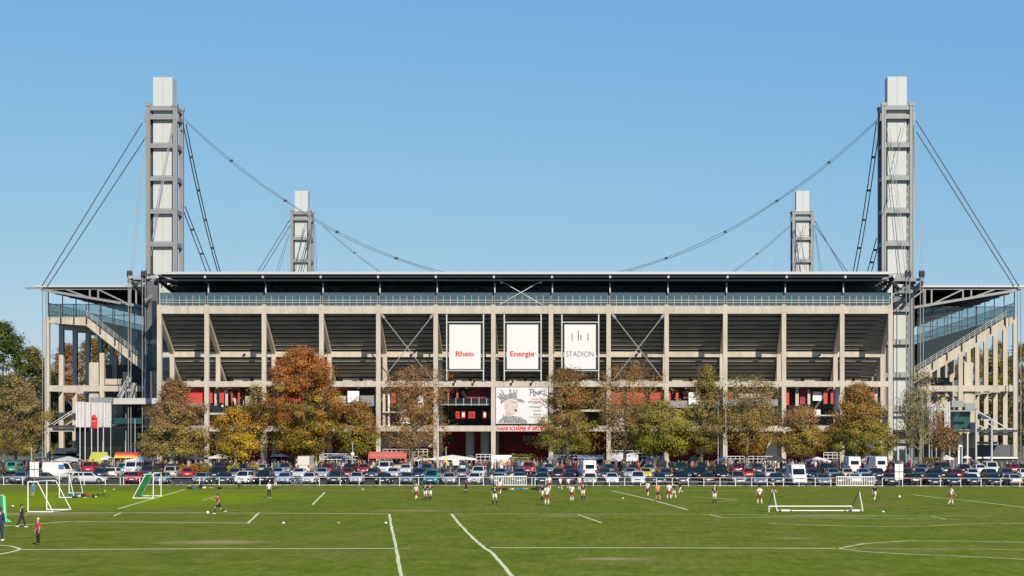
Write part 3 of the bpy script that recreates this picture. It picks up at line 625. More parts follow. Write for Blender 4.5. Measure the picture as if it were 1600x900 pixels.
    for u in us[1:]: s.box(*sorted((U(u-.12), U(u+.12))), DW-.52, DW-.36, rk(u)-1.3, rk(u)-.1)
    s.build('bracket', M['steel_dark'], T)
    return T, U
TW, UW = side_stand(-1, 74, 'left hand stand seen end on, flat glazed landing on tall columns by dark trees')
TE, UE = side_stand(1, 1586.5, 'right hand stand seen end on, sloping beam and glazed end over a row of columns')
def wp(T, name, m, x0, x1, y0, y1, D, th=.3): return box(name, M[m], T, PX(x0, D), PX(x1, D), D, D+th, PZ(y1, D), PZ(y0, D))
# --- entrance buildings under the side stands
for a in (('stair_tower','dark',229,246.5,440,741,344.8,1.2),('stair_tower_glass','glass_dark',237.5,244.5,470,628,344.6,.1),('stair_tower_glass','glass_green',238,244,530,570,344.5,.08),('tower_band','steel_dark',229,247,532,538,344.4,.3),('tower_band','steel_dark',229,247,574,578,344.4,.3),('podium_slab','concrete_plain',176,246,629,631.5,343,14),('podium_slab','steel_dark',75,246,664.5,668,345,10),('podium_beam','concrete',82,115,669,674,346,.6),
          ('glass_wall','glass_dark',178,246,632,664,350,.3),('glass_wall','glass_dark',118,246,668,741,351,.3),('glass_wall','dark',84,118,700,741,356,.3),
          ('concrete_wall','concrete',139,152,567,629,357.6,6),('concrete_wall','concrete_plain',152,190,592,601,358.5,.5),
          ('grey_wall','steel',141,175,621,628,342,2),('grey_wall','steel_dark',192,204,581,604,356,.4),('door_panel','white',225,233,590,625,352,.3),('dark_wall','dark',163,246,600,630,359,.4),
          ('glass_balustrade','glass_green',178,197,653,662,344,.1),('glass_balustrade','glass_green',198,221,653,662,344,.1),('white_fascia','white',84,126,709,712,349,.4),('door_panel','concrete_plain',160,162,690,741,348,.3),
          ('balustrade','steel_light',174,246,622,629,343.2,.06),('storage_wall','dark',160,246,570,600,372,.3),('counter','steel_dark',84,120,700,741,349,1.)):
    wp(TW, *a)
wp(TW, 'wall_panel', 'glass_green', 178, 246, 676, 690, 350.6, .2)
for x in (196, 226): wp(TW, 'canopy_column', 'steel', x, x+1.6, 600, 741, 346, .4)
s = MB(); D = 348
for x0, y0, x1, y1 in ((186, 628, 204, 590), (203, 628, 210, 602)):
    s.bar((PX(x0, D), D, PZ(y0, D)), (PX(x1, D), D, PZ(y1, D)), 1.2, .5)
s.build('stair_flight', M['steel'], TW)
s = MB()
for x0, y0, x1, y1 in ((186, 620, 203, 586), (189, 628, 206, 593), (82, 663, 118, 640), (86, 664, 118, 644), (105, 664, 118, 656)): s.bar((PX(x0, D), D-1, PZ(y0, D)), (PX(x1, D), D-1, PZ(y1, D)), .14)
s.build('handrail', M['steel_light'], TW)
for a in (('podium_slab','steel_dark',1398,1590,671.5,675,345,10),('podium_beam','concrete',1530,1583,675.5,680,346.2,.6),('canopy_edge','steel',1396,1525,641,643,346,.5),
          ('concrete_wall','concrete',1503,1524,610,645,357.6,3),('grey_box','steel',1487,1507,626,636,347,3),('grey_box','steel',1508,1524,630,641,348,3),('green_glazing','glass_green',1489,1516,643,671,350,.3),
          ('glass_wall','glass_dark',1396,1486,643,671,351,.3),('glass_wall','dark',1398,1500,676,741,353,.3),('white_wall','concrete',1503,1524,677,700,352,.4),('white_wall','white',1497,1504,680,741,349,.3),
          ('concrete_wall','concrete_plain',1524,1560,690,694,356,.5),('glass_wall','dark',1526,1584,695,741,355,.3),('white_ledge','white',1525,1590,714,716.5,347,.6),('low_wall','steel_dark',1525,1590,717,741,347.5,.5),('kiosk_box','steel_dark',1531,1548,647,655,346,2.),
          ('concrete_wall','concrete',1516,1523,645,677,350.5,.4),('dark_wall','dark',1428,1500,590,606,372,.4)):
    wp(TE, *a)
s = MB(); D = 346
for x0, y0, x1, y1 in ((1527, 643, 1575, 671), (1531, 654, 1558, 672), (1532, 656, 1548, 656), (1527, 664, 1540, 671)): s.bar((PX(x0, D), D-1, PZ(y0, D)), (PX(x1, D), D-1, PZ(y1, D)), .18)
s.build('handrail', M['steel_light'], TE)
for x in (1511, 1524.5, 1549): wp(TE, 'canopy_column', 'steel_light', x, x+2.2, 675, 741, 344, .4)
# ================================================================== PYLONS
def pylon(lx, rx, D, ytop, label):
    """four grey legs tied by ring beams round a pale clad core"""
    s_ = F/D; X0, X1 = PX(lx, D-2.4), PX(rx, D-2.4); w_ = X1-X0; xc = (X0+X1)/2; h = w_/2
    T = thing('pylon', label, 'pylon', (xc, D, 0), group='pylons of the stadium')
    zt = PZ(ytop[0], D-1.7); zf_ = PZ(ytop[1], D-2.4)
    for sx in (-1, 1):
        for sy in (-1, 1):
            X_, Y_ = xc+sx*h, D+sy*2.45
            s = MB(); s.box(X_-.38, X_-.14, Y_-.42, Y_+.42, 0, zf_); s.box(X_+.14, X_+.38, Y_-.42, Y_+.42, 0, zf_); s.box(X_-.14, X_+.14, Y_-.3, Y_+.3, 0, zf_-.02); s.build('leg', M['steel'], T)
    k = 0; z = zf_-.55
    zs = [zf_-.6, zf_-2.2]+[zf_-7.3-5.87*i for i in range(10)]
    for z in zs:
        if z < 2: continue
        for sy in (-1, 1): box('ring_beam', M['steel'], T, xc-h+.4, xc+h-.4, D+sy*2.45-.25, D+sy*2.45+.25, z-.4, z+.4)
        for sx in (-1, 1): box('ring_beam', M['steel'], T, xc+sx*h-.25, xc+sx*h+.25, D-1.9, D+1.9, z-.38, z+.38)
    for sx in (-1, 1): box('saddle', M['steel'], T, xc+sx*(h+.5)-.12, xc+sx*(h+.5)+.12, D-2.7, D-1.9, zf_-3.0, zf_-1.6); 
    for sx in (-1, 1):
        for sy in (-1, 1): box('cap_lug', M['steel'], T, xc+sx*h-.5, xc+sx*h+.5, D+sy*2.45-.5, D+sy*2.45+.5, zf_-.3, zf_+.25)
    c = 1.72
    n = 12; hz = zt/n
    for i in range(n):
        for j, (a, b) in enumerate(((-c, -.02), (.02, c))): 
            box('cladding_panel', M['cladding'], T, xc+a, xc+b, D-c, D+c, i*hz+.04, (i+1)*hz-.02)
    box('dark_strip', M['steel_dark'], T, xc-c-.6, xc-c-.02, D-1.2, D+1.6, 0, zf_-2)  # plain dark strip filling the gap between left leg and core
    s = MB(); z = 2.
    while z < zf_-2: s.box(xc+c+.01, xc+c+.16, D-1.4, D-1.1, z, z+.9); z += 1.45
    s.build('ladder', M['steel_dark'], T)
    return xc, h, zf_, T
PFL = pylon(231.7, 274.2, 350, (120.5, 164), 'front left pylon, tall grey frame round a pale core with stays to the left')
PFR = pylon(1380.8, 1424.6, 350, (119.5, 163), 'front right pylon, tall grey frame round a pale core with stays to the right')
PRL = pylon(456.3, 484, 512, (298, 329), 'rear left pylon showing above the roof, crossed by a hanging cable')
PRR = pylon(1240.2, 1269.3, 512, (298, 329), 'rear right pylon showing above the roof, the shorter looking one at right')
# ================================================================== CABLES
def P3(x, y, D): return Vector((PX(x, D), D, PZ(y, D)))
def cable(name, label, segs, r, m='cable', clamps=(), group=None, cat='cable'):
    T = thing(name, label, cat, segs[0][0], group=group)
    for pts in segs: MB().tube(pts, r, 5).build('strand', M[m], T)
    for c in clamps: 
        s = MB(); c = Vector(c); s.box(c.x-.26, c.x+.26, c.y-.35, c.y+.35, c.z-.18, c.z+.14); s.build('clamp', M['steel_dark'], T)
    return T
for nm, x0, x1, D, y0, yl, lab in (('f', 289, 1371, 350, 187, 441.7, 'long hanging main cable between the two front pylons with hangers'), ('r', 505, 1234, 512, 353, 519, 'hanging cable between the two rear pylons dipping behind the roof')):
    A, B = P3(x0, y0, D), P3(x1, y0, D); zl = PZ(yl, D); xm = (A.x+B.x)/2; hw = (B.x-A.x)/2
    f = lambda x: zl+(A.z-zl)*((x-xm)/hw)**2
    xs = [A.x+(B.x-A.x)*i/36 for i in range(37)]
    seg = [[(x, D-.35, f(x)+.05) for x in xs], [(x, D+.35, f(x)-.12-.25*abs(math.sin((x-xm)/hw*9))) for x in xs]]
    cl = [A.x+(B.x-A.x)*q for q in (.067, .145, .22, .305, .39, .61, .695, .78, .855, .93)]
    T = cable('main_cable', lab, seg, .048 if nm == 'f' else .05, 'cable', [(x, D, f(x)) for x in cl], group='main cables')
    s = MB()
    for x in cl:
        if f(x) > 35.5:
            for q in (-.35, .35): s.tube([(x+q, D, f(x)), (x+q, D, 34.1)], .016, 4)
    s.build('hanger', M['cable_light'], T)
for sg, xt, lab in ((-1, 288, 'left'), (1, 1372, 'right')):       # cables running back over the side stands, double strands with dark clamps
    X_ = PX(xt, 350); Xb = PX(488 if sg < 0 else 1238, 512)
    zA = 62.8; zl = 25.7
    f = lambda d: zl+(zA-zl)*((d-431)/81)**2
    ds = [350+i*(386-350)/9 for i in range(10)]; ds2 = [476+i*4 for i in range(10)]
    fx = lambda d: X_+(Xb-X_)*(d-350)/162
    segs = [[(fx(d)+q, d, f(d)-(.4 if q > 0 else 0)) for d in ds] for q in (-.3, .3)]
    segs += [[(fx(d)+q, d, f(d)) for d in ds2] for q in (-.3, .3)]
    cable('side_cable', 'dark double cable dropping from the front %s pylon over the %s stand' % (lab, lab), segs, .10, 'cable', [(fx(d), d, f(d)-.2) for d in (356, 362.5, 369, 376)], group='side cables')
    A, B = (P3(286, 322, 352), P3(325, 424, 368)) if sg < 0 else (P3(1372, 372, 352), P3(1358, 424, 362))
    cable('side_cable', 'short lower double cable beside the front %s pylon' % lab, [[A+Vector((q, 0, 0)), B+Vector((q*1.3, 0, 0))] for q in (-.25, .35)], .09, 'cable', [A.lerp(B, t_) for t_ in (.35, .72)], group='side cables')
for lab, pts, r in (('front left', ((222, 192, 66, 446), (228, 214, 74, 447)), .13), ('front right', ((1431, 188, 1592, 447), (1432, 206, 1584, 447)), .13)):
    cable('backstay', 'pair of straight stays from the %s pylon down to the outer roof tip' % lab, [[P3(a, b, 350), P3(c, d, 352.5)] for a, b, c, d in pts], r*.8, 'cable', group='backstays')
for lab, pts in (('rear left', ((453, 343, 403, 424), (455, 350, 409, 424))), ('rear right', ((1272, 343, 1318, 424), (1271, 350, 1324, 424)))):
    cable('backstay', 'pair of stays from the %s pylon down behind the roof' % lab, [[P3(a, b, 512), P3(c, d, 500)] for a, b, c, d in pts], .10, 'cable', group='backstays')
    dx = 0 if 'left' in lab else 0
for lab, pts, m in (('front left', ((228, 200, 203, 430), (229.5, 200, 207, 430), (272, 182, 240, 348), (274, 182, 229, 420), (270, 200, 236, 400)), 'cable_light'),
                    ('front right', ((1386, 200, 1415, 430), (1390, 200, 1419, 430), (1428, 195, 1437, 430), (1430, 210, 1441, 430), (1414, 190, 1384, 330)), 'cable_light'),
                    ('rear left', ((450, 366, 432, 424), (452, 366, 436, 424), (476, 350, 462, 424), (479, 350, 458, 424), (492, 350, 495, 424)), 'cable'),
                    ('rear right', ((1272, 350, 1281, 424), (1275, 366, 1284, 424), (1246, 350, 1261, 424), (1261, 345, 1240, 424), (1250, 360, 1258, 424)), 'cable')):
    D = 347 if 'front' in lab else 508.5
    cable('stay_cable', 'thin stays hanging down the face of the %s pylon to the roof corner' % lab, [[P3(a, b, D), P3(c, d, D-1)] for a, b, c, d in pts], .055, m, group='thin stays')
# vertical ties from the roof corners to the ground, with turnbuckle heads
for i, (x, lab) in enumerate(((66.5, 'outermost tie left of the left stand'), (72, 'tie right beside the outermost column of the left stand'), (200.5, 'tie in front of the podium stairs, left one of four'), (204.5, 'second tie in front of the podium stairs'),
                         (222.5, 'third tie in front of the podium stairs'), (227, 'tie just left of the front left pylon leg'), (1416, 'tie in front of the right pylon core'), (1421.5, 'tie beside the right pylon leg'), (1438, 'left one of two ties right of the right pylon'), (1442.5, 'outer one of two ties right of the right pylon'),
                         (1590, 'tie just beyond the last column of the right stand'), (1595, 'outermost tie right of the right stand'))):
    side = x < 80 or x > 1580; D = 353 if side else 344
    y0 = 450 if side else 428; T = thing('tie_rod', 'slender grey vertical '+lab, 'tie rod', (PX(x, D), D, 0), group='vertical tie rods')
    MB().tube([(PX(x, D), D, 0), (PX(x, D), D, PZ(y0, D))], .08, 6).build('rod', M['steel'], T)
    if not side: MB().lathe([(.16, 0), (.3, .4), (.3, 1.0), (.14, 1.3)], 8, (PX(x, D), D, PZ(434, D))).build('turnbuckle', M['steel_dark'], T)
# roof corner trusses between middle and side roofs
for sg, lab, pts in ((-1, 'left', ((200, 433, 250, 433), (200, 439, 247, 439), (205, 436, 226, 470), (226, 436, 205, 452), (226, 436, 247, 470), (247, 436, 226, 462), (226, 470, 247, 455), (205, 440, 246, 478), (232, 430, 245, 430), (215, 446, 240, 446), (228, 478, 246, 440))),
                     (1, 'right', ((1394, 437, 1442, 437), (1394, 471, 1420, 460), (1396, 478, 1442, 440), (1396, 470, 1418, 441), (1418, 470, 1442, 441), (1398, 445, 1420, 468), (1403, 456, 1425, 456), (1396, 441, 1396, 478), (1416, 437, 1416, 460), (1394, 462, 1416, 447), (1394, 442, 1430, 442)))):
    T = thing('corner_truss', 'dark tangle of roof steel at the %s corner beside the pylon' % lab, 'truss', P3(226 if sg < 0 else 1418, 440, 345), group='roof corner trusses')
    for i, (a, b, c, d) in enumerate(pts):
        D = 343.5+.35*(i % 5); bar('truss_bar', M['steel'] if i in (0, 1) else M['steel_dark'] if i % 3 else M['steel'], T, P3(a, b, D), P3(c, d, D+2+(i % 3)*2), .42, .5)
# ================================================================== TREES
def leaf_object(name, centers, cols, size, parent, seed, nrm=None):
    g = np.random.default_rng(seed); n = len(centers)
    a = g.normal(size=(n, 3))
    if nrm is not None: a = np.cross(a, nrm+g.normal(size=(n, 3))*.45)
    a /= np.linalg.norm(a, axis=1)[:, None]+1e-9
    b = np.cross(a, g.normal(size=(n, 3)) if nrm is None else nrm+g.normal(size=(n, 3))*.3); b /= np.linalg.norm(b, axis=1)[:, None]
    sz = size*g.uniform(.6, 1.3, size=(n, 1))
    v = np.empty((n, 4, 3)); v[:, 0] = centers-a*sz*.6; v[:, 1] = centers+b*sz*.38; v[:, 2] = centers+a*sz*.6; v[:, 3] = centers-b*sz*.38
    me = bpy.data.meshes.new(name); me.vertices.add(n*4); me.vertices.foreach_set('co', v.ravel())
    me.loops.add(n*4); me.loops.foreach_set('vertex_index', np.arange(n*4)); me.polygons.add(n)
    me.polygons.foreach_set('loop_start', np.arange(n)*4); me.polygons.foreach_set('loop_total', np.full(n, 4))
    me.update(calc_edges=True)
    ca = me.color_attributes.new('Col', 'FLOAT_COLOR', 'POINT'); c4 = np.ones((n, 4, 4)); c4[:, :, :3] = cols[:, None, :]; ca.data.foreach_set('color', c4.ravel())
    me.materials.append(M['leaf']); o = bpy.data.objects.new(name, me); COL.objects.link(o); o.parent = parent; return o
OR, RU, YE, YG, OL, GR, DG_, BR, TAN = (.48,.20,.05), (.37,.155,.07), (.60,.40,.04), (.40,.37,.035), (.29,.255,.055), (.175,.20,.04), (.055,.09,.028), (.33,.21,.09), (.42,.31,.155)
PROF = {'round': [(0,.5),(.12,.85),(.35,1),(.65,.9),(.85,.6),(1,.15)], 'low': [(0,.6),(.12,.92),(.35,1),(.58,.85),(.70,.42),(.85,.28),(1,.1)], 'tall': [(0,.55),(.12,.9),(.4,1),(.7,.9),(.88,.65),(1,.2)],
        'barrel': [(0,.55),(.07,.85),(.3,1),(.72,.96),(.9,.72),(1,.25)], 'broad': [(0,.4),(.2,.75),(.5,1),(.75,.95),(.9,.75),(1,.35)], 'step': [(0,.5),(.12,.95),(.38,1),(.55,.72),(.8,.62),(.93,.45),(1,.15)], 'spire': [(0,.6),(.2,1),(.45,.95),(.7,.6),(1,.12)]}
def tree(px, tx, ytop, ybot, half, D, dens, pal_top, pal_bot, label, kind='autumn_tree', seed=0, airy=False, size=.34, trunk=.28, group='autumn trees in front of the stadium', shape=.55, bark='bark', prof='round'):
    """px: crown centre, tx: trunk base (photo x at distance D); crown from ytop to ybot, half width in photo px"""
    g = np.random.default_rng(seed+100); rg = random.Random(seed+5)
    gz = GZ(D) if D < 340 else 0; X0, XT = PX(px, D), PX(tx, D); zt, zb = PZ(ytop, D)-gz, PZ(ybot-(6 if D < 340 else 0), D)-gz; hw = half*D/F
    T = thing(kind, label, 'tree', (XT, D, gz), group=group)
    H = zt-zb; C = np.array([X0-XT, 0, 0])
    # trunk and limbs
    b = MB(); zc = zb+H*.78
    pts = [(0, 0, -.1), (.05, 0, zb*.4), (C[0]*.3, 0, zb+H*.1), (C[0]*.6, 0, zb+H*.4), (C[0], 0, zc)]
    b.tube(pts, [trunk*1.25, trunk, trunk*.82, trunk*.5, trunk*.12], 8)
    # envelope radius at relative height t (0 bottom, 1 top)
    pf = PROF[prof]
    def env(t): return hw*float(np.interp(t, [q[0] for q in pf], [q[1] for q in pf]))
    ends = []
    nl = 26 if not airy else 36
    for i in range(nl):
        t0 = rg.uniform(.0, .62); ang = rg.uniform(0, 2*math.pi); t1 = min(.97, t0+rg.uniform(.12, .42)); r = env(t1)*rg.uniform(.55, .98)
        f = t0; s0 = Vector((C[0]*(.3+.7*f), 0, zb+H*t0*.75)); e = Vector((C[0]+r*math.cos(ang), r*math.sin(ang), zb+H*t1)); m1 = s0.lerp(e, .5)+Vector((rg.uniform(-.3, .3), rg.uniform(-.3, .3), -.08*H*rg.random()))
        r0 = trunk*.38*(1-t0*.6); b.tube([s0, m1, e], [r0, r0*.55, .03], 5, cap=False); ends.append(e)
        for q in range(3 if not airy else 6):
            s1 = m1.lerp(e, rg.uniform(0, .9)); d = Vector((rg.gauss(0, 1), rg.gauss(0, 1), rg.uniform(.0, 1.2))).normalized()*rg.uniform(.6, 1.7); b.tube([s1, s1+d], [.05, .018], 4, cap=False); ends.append(s1+d)
    b.build('trunk', M[bark], T, local=True)
    # clumps of leaves
    nc = int(150*(hw/5)*(H/12)*(1.0 if not airy else .9))+30
    cc = []
    while len(cc) < nc:
        t = rg.random(); R_ = env(t)*(1+.20*math.sin(seed+9*t)+.12*math.sin(21*t+seed)); rr_ = R_*math.sqrt(rg.uniform(.12 if not airy else .3, 1)); a = rg.uniform(0, 2*math.pi)
        k = 1+.16*math.sin(3*a+seed)+.1*math.sin(5*a+t*9)
        cc.append((C[0]+rr_*k*math.cos(a), rr_*k*math.sin(a), zb+H*t, t))
    cc = np.array(cc); n = int(dens*(2.3 if D < 340 else 2.0)); idx = g.integers(0, nc, n)
    wt = g.uniform(.3, 1.3, nc); idx = g.choice(nc, n, p=wt/wt.sum())
    csz = g.uniform(.35, .85, nc) if not airy else g.uniform(.35, .95, nc)
    cen = cc[idx, :3]+g.normal(size=(n, 3))*csz[idx][:, None]*np.array([1, 1, .62])
    if airy:
        ee = np.array([tuple(e) for e in ends]); j = g.integers(0, len(ee), n//2); cen[:n//2] = ee[j]+g.normal(size=(n//2, 3))*.42
    t = np.clip((cen[:, 2]-zb)/H, 0, 1)
    pt, pb = np.array(pal_top), np.array(pal_bot)
    ctone = g.uniform(0, 1, nc)[idx]; pick = (g.uniform(size=n)*.25+ctone*.45+t*.75-.25) > .42
    col = np.where(pick[:, None], pt[g.integers(0, len(pt), n)], pb[g.integers(0, len(pb), n)])
    col = col*(.62+.72*g.uniform(0, 1, nc)[idx][:, None])*g.uniform(.85, 1.2, size=(n, 1))
    out = cen-cc[idx, :3]; out /= np.linalg.norm(out, axis=1)[:, None]+1e-6; cr = cen-np.array([C[0], 0, zb+H*.45]); cr /= np.linalg.norm(cr, axis=1)[:, None]+1e-6
    leaf_object('crown', cen, col, size*(.66 if D < 340 else .68), T, seed, out*.9+cr*.6+np.array([0, 0, .25]))
    return T
tree(272, 285, 597, 716, 54, 303, 15500, [BR, RU, TAN, BR], [YG, OL, TAN, BR], 'wide tree turning yellow-green with a thin russet top, left end of the row', prof='low', seed=1)
tree(366, 368, 640, 719, 33, 301, 7500, [YE, OR, YE], [YE, YG, YE], 'small bright golden yellow tree near the third column', seed=2)
tree(400, 411, 604, 712, 23, 304, 2600, [BR, TAN, OL], [OL, BR, TAN], 'thin grey-brown half bare tree between the yellow and the big orange tree', seed=3, airy=True)
tree(473, 478, 547, 715, 58, 302, 29000, [OR, OR, RU, OR], [OL, YG, OR, GR], 'biggest tree, dense orange crown turning green below', prof='barrel', seed=4, shape=.62, trunk=.34)
tree(562, 561, 628, 712, 33, 303, 8000, [BR, OL, RU, OR], [OL, YG, GR], 'olive and russet round tree right of the big orange tree', prof='spire', seed=5)
tree(652, 642, 573, 722, 56, 302, 6800, [TAN, OR, OR, BR], [TAN, OL, OR], 'airy brown tree with open branches left of the Rhein banner', prof='broad', seed=6, airy=True, bark='bark_pale', size=.30)
tree(886, 886, 578, 710, 46, 302, 9500, [BR, OL, RU], [GR, OL, YG, OL], 'dark olive tree covering the right end of the concert poster', prof='step', seed=7, trunk=.3)
tree(982, 975, 568, 716, 60, 304, 6000, [TAN, OR, OR, OL], [OL, TAN, BR], 'airy reddish-tan tree right of the STADION banner', prof='broad', seed=8, airy=True, bark='bark_pale', size=.30)
tree(1032, 1022, 630, 714, 47, 300, 13000, [YG, OL, OL, TAN], [YG, OL, GR, YG], 'bright yellow-green low tree right of the middle', prof='round', seed=9, trunk=.3)
tree(1103, 1095, 573, 712, 34, 303, 6500, [OL, BR, OL], [GR, OL, BR], 'tall narrow olive tree with a pointed top', prof='spire', seed=10, shape=.7)
tree(1172, 1165, 590, 716, 52, 302, 6200, [TAN, BR, OL], [OL, YE, OR, OL], 'broad open tree with pale forked trunk, olive above and golden below', prof='broad', seed=11, airy=True, bark='bark_pale')
tree(1252, 1252, 638, 714, 37, 302, 8500, [OR, BR, TAN], [OL, YE, OL, TAN], 'small round rust orange tree left of the parked white vans', seed=12)
tree(1342, 1335, 604, 716, 53, 302, 18500, [OR, BR, OL], [OL, YG, GR, OL], 'dense green tree with rusty top in front of the right pylon', prof='low', seed=13, trunk=.32)
tree(1440, 1437, 580, 712, 44, 303, 2300, [OL, TAN], [OL, GR, BR], 'nearly bare tree in front of the right stand, with white flags behind', seed=14, airy=True, bark='bark_pale', trunk=.33)
tree(1478, 1470, 668, 712, 22, 304, 1000, [RU, BR], [BR, TAN], 'low sparse red-brown tree beside the nearly bare tree', seed=15, airy=True)
tree(26, 24, 588, 716, 48, 304, 9500, [BR, TAN, OL], [OL, TAN, BR, YG], 'olive-brown round tree at the far left edge of the row', seed=16)
BGT = 'trees behind the stadium'
for i, (px, yt, yb, hw, D, dens, a, b, lab) in enumerate((
    (5, 506, 690, 48, 395, 12000, [DG_, GR], [DG_, DG_], 'tall dark green tree behind the left edge'),
    (50, 544, 690, 38, 400, 9500, [BR, OL, DG_], [OL, DG_], 'brownish tree between the dark green tree and the left stand'),
    (-38, 540, 690, 40, 390, 6000, [DG_, OL], [DG_], 'dark tree only half inside the left edge'),
    (104, 540, 690, 30, 440, 8000, [BR, RU], [OL, BR], 'rust brown tree seen between the first columns of the left stand'),
    (142, 530, 690, 26, 450, 7500, [BR, OR, GR], [YG, OL], 'tall rusty tree framed by the third column of the left stand'),
    (160, 520, 690, 20, 470, 6000, [DG_, GR], [GR], 'dark green top under the raked beam of the left stand'),
    (185, 545, 690, 24, 480, 6000, [OR, BR], [YE, OL], 'orange tree low behind the left podium stairs'),
    (75, 585, 690, 30, 420, 6000, [DG_], [DG_], 'low dark tree behind the outermost left columns'),
    (210, 560, 700, 22, 520, 5000, [GR, BR], [OL], 'green-brown tree deep behind the left pylon'),
    (1598, 540, 690, 34, 430, 8000, [OL, OR, GR], [DG_, OL], 'orange flecked tree at the right edge behind the last column'),
    (1560, 536, 690, 30, 450, 8500, [OL, YG, GR], [OL, DG_], 'olive tree seen between the outer columns of the right stand'),
    (1520, 545, 690, 30, 470, 8500, [OL, BR], [GR, OL], 'brown-olive tree behind the middle columns of the right stand'),
    (1480, 556, 690, 28, 490, 7500, [GR, OL, BR], [OL, DG_], 'green tree low under the sloping beam of the right stand'),
    (1450, 570, 700, 26, 520, 6000, [OL, BR], [OL], 'dull brown tree deep behind the right pylon'),
    (1640, 560, 690, 40, 440, 6000, [OL, DG_], [DG_], 'dark tree just outside the right edge'))):
    tree(px, px, yt, yb, hw, D, dens, a, b, lab, 'background_tree', 40+i, size=.55, group=BGT, shape=.8, trunk=.4)
# far wood closing the horizon
g = np.random.default_rng(5); n = 30000
u = g.uniform(-330, 330, n); hgt = 13+3*np.sin(u*.11)+2.5*np.sin(u*.29+1)+1.5*np.sin(u*.7)
cen = np.stack([u, 640+g.uniform(-8, 8, n), g.uniform(0, 1, n)**.7*hgt], 1)
pal = np.array([DG_, GR, OL, BR]); col = pal[g.integers(0, 4, n)]*g.uniform(.6, 1.2, (n, 1))
o = leaf_object('far_wood', cen, col, 1.6, None, 3); tag(o, 'long low belt of far dark woodland along the horizon', 'woodland', kind='stuff')
def hedge(x0, x1, y0, y1, D, pal, lab, n=2600):
    g = np.random.default_rng(int(x0)); X0, X1, z1 = PX(x0, D), PX(x1, D), PZ(y0, D)-GZ(D)
    xs = g.uniform(X0, X1, n); top = z1*(1+.10*np.sin(xs*2.1)+.08*np.sin(xs*5)); zz = g.uniform(0, 1, n)**.6*top
    cen = np.stack([xs, D+g.uniform(-.9, .9, n), zz], 1); P = np.array(pal)
    o = leaf_object('hedge', cen-np.array([(X0+X1)/2, D, 0]), P[g.integers(0, len(P), n)]*g.uniform(.7, 1.3, (n, 1)), .26, None, int(x0)); o.location = ((X0+X1)/2, D, GZ(D))
    tag(o, lab, 'hedge', 'hedges between the parking rows')
hedge(283, 333, 727, 745, 281, [YG, OL, OR], 'yellow-green hedge behind the green-netted goal')
hedge(357, 372, 727, 745, 281, [YG, YE], 'short yellow hedge end between two parked cars under the yellow tree', 900)
hedge(392, 404, 727, 745, 281, [YG, YE, OL], 'short yellow-olive hedge end left of the big orange tree', 900)
hedge(866, 884, 729, 745, 292, [OR, BR], 'orange hedge right of the tall white board', 900)
hedge(985, 1050, 731, 745, 296, [OR, BR, TAN], 'rusty hedge under the yellow-green tree', 2200)
hedge(1120, 1165, 733, 745, 296, [OR, TAN], 'rusty hedge left of the broad open tree', 1800)
hedge(1380, 1470, 732, 745, 296, [OR, BR, RU], 'long rust red hedge under the nearly bare tree', 3000)
hedge(0, 70, 731, 745, 303, [OL, BR], 'low olive hedge behind the cars at the far left', 2600)
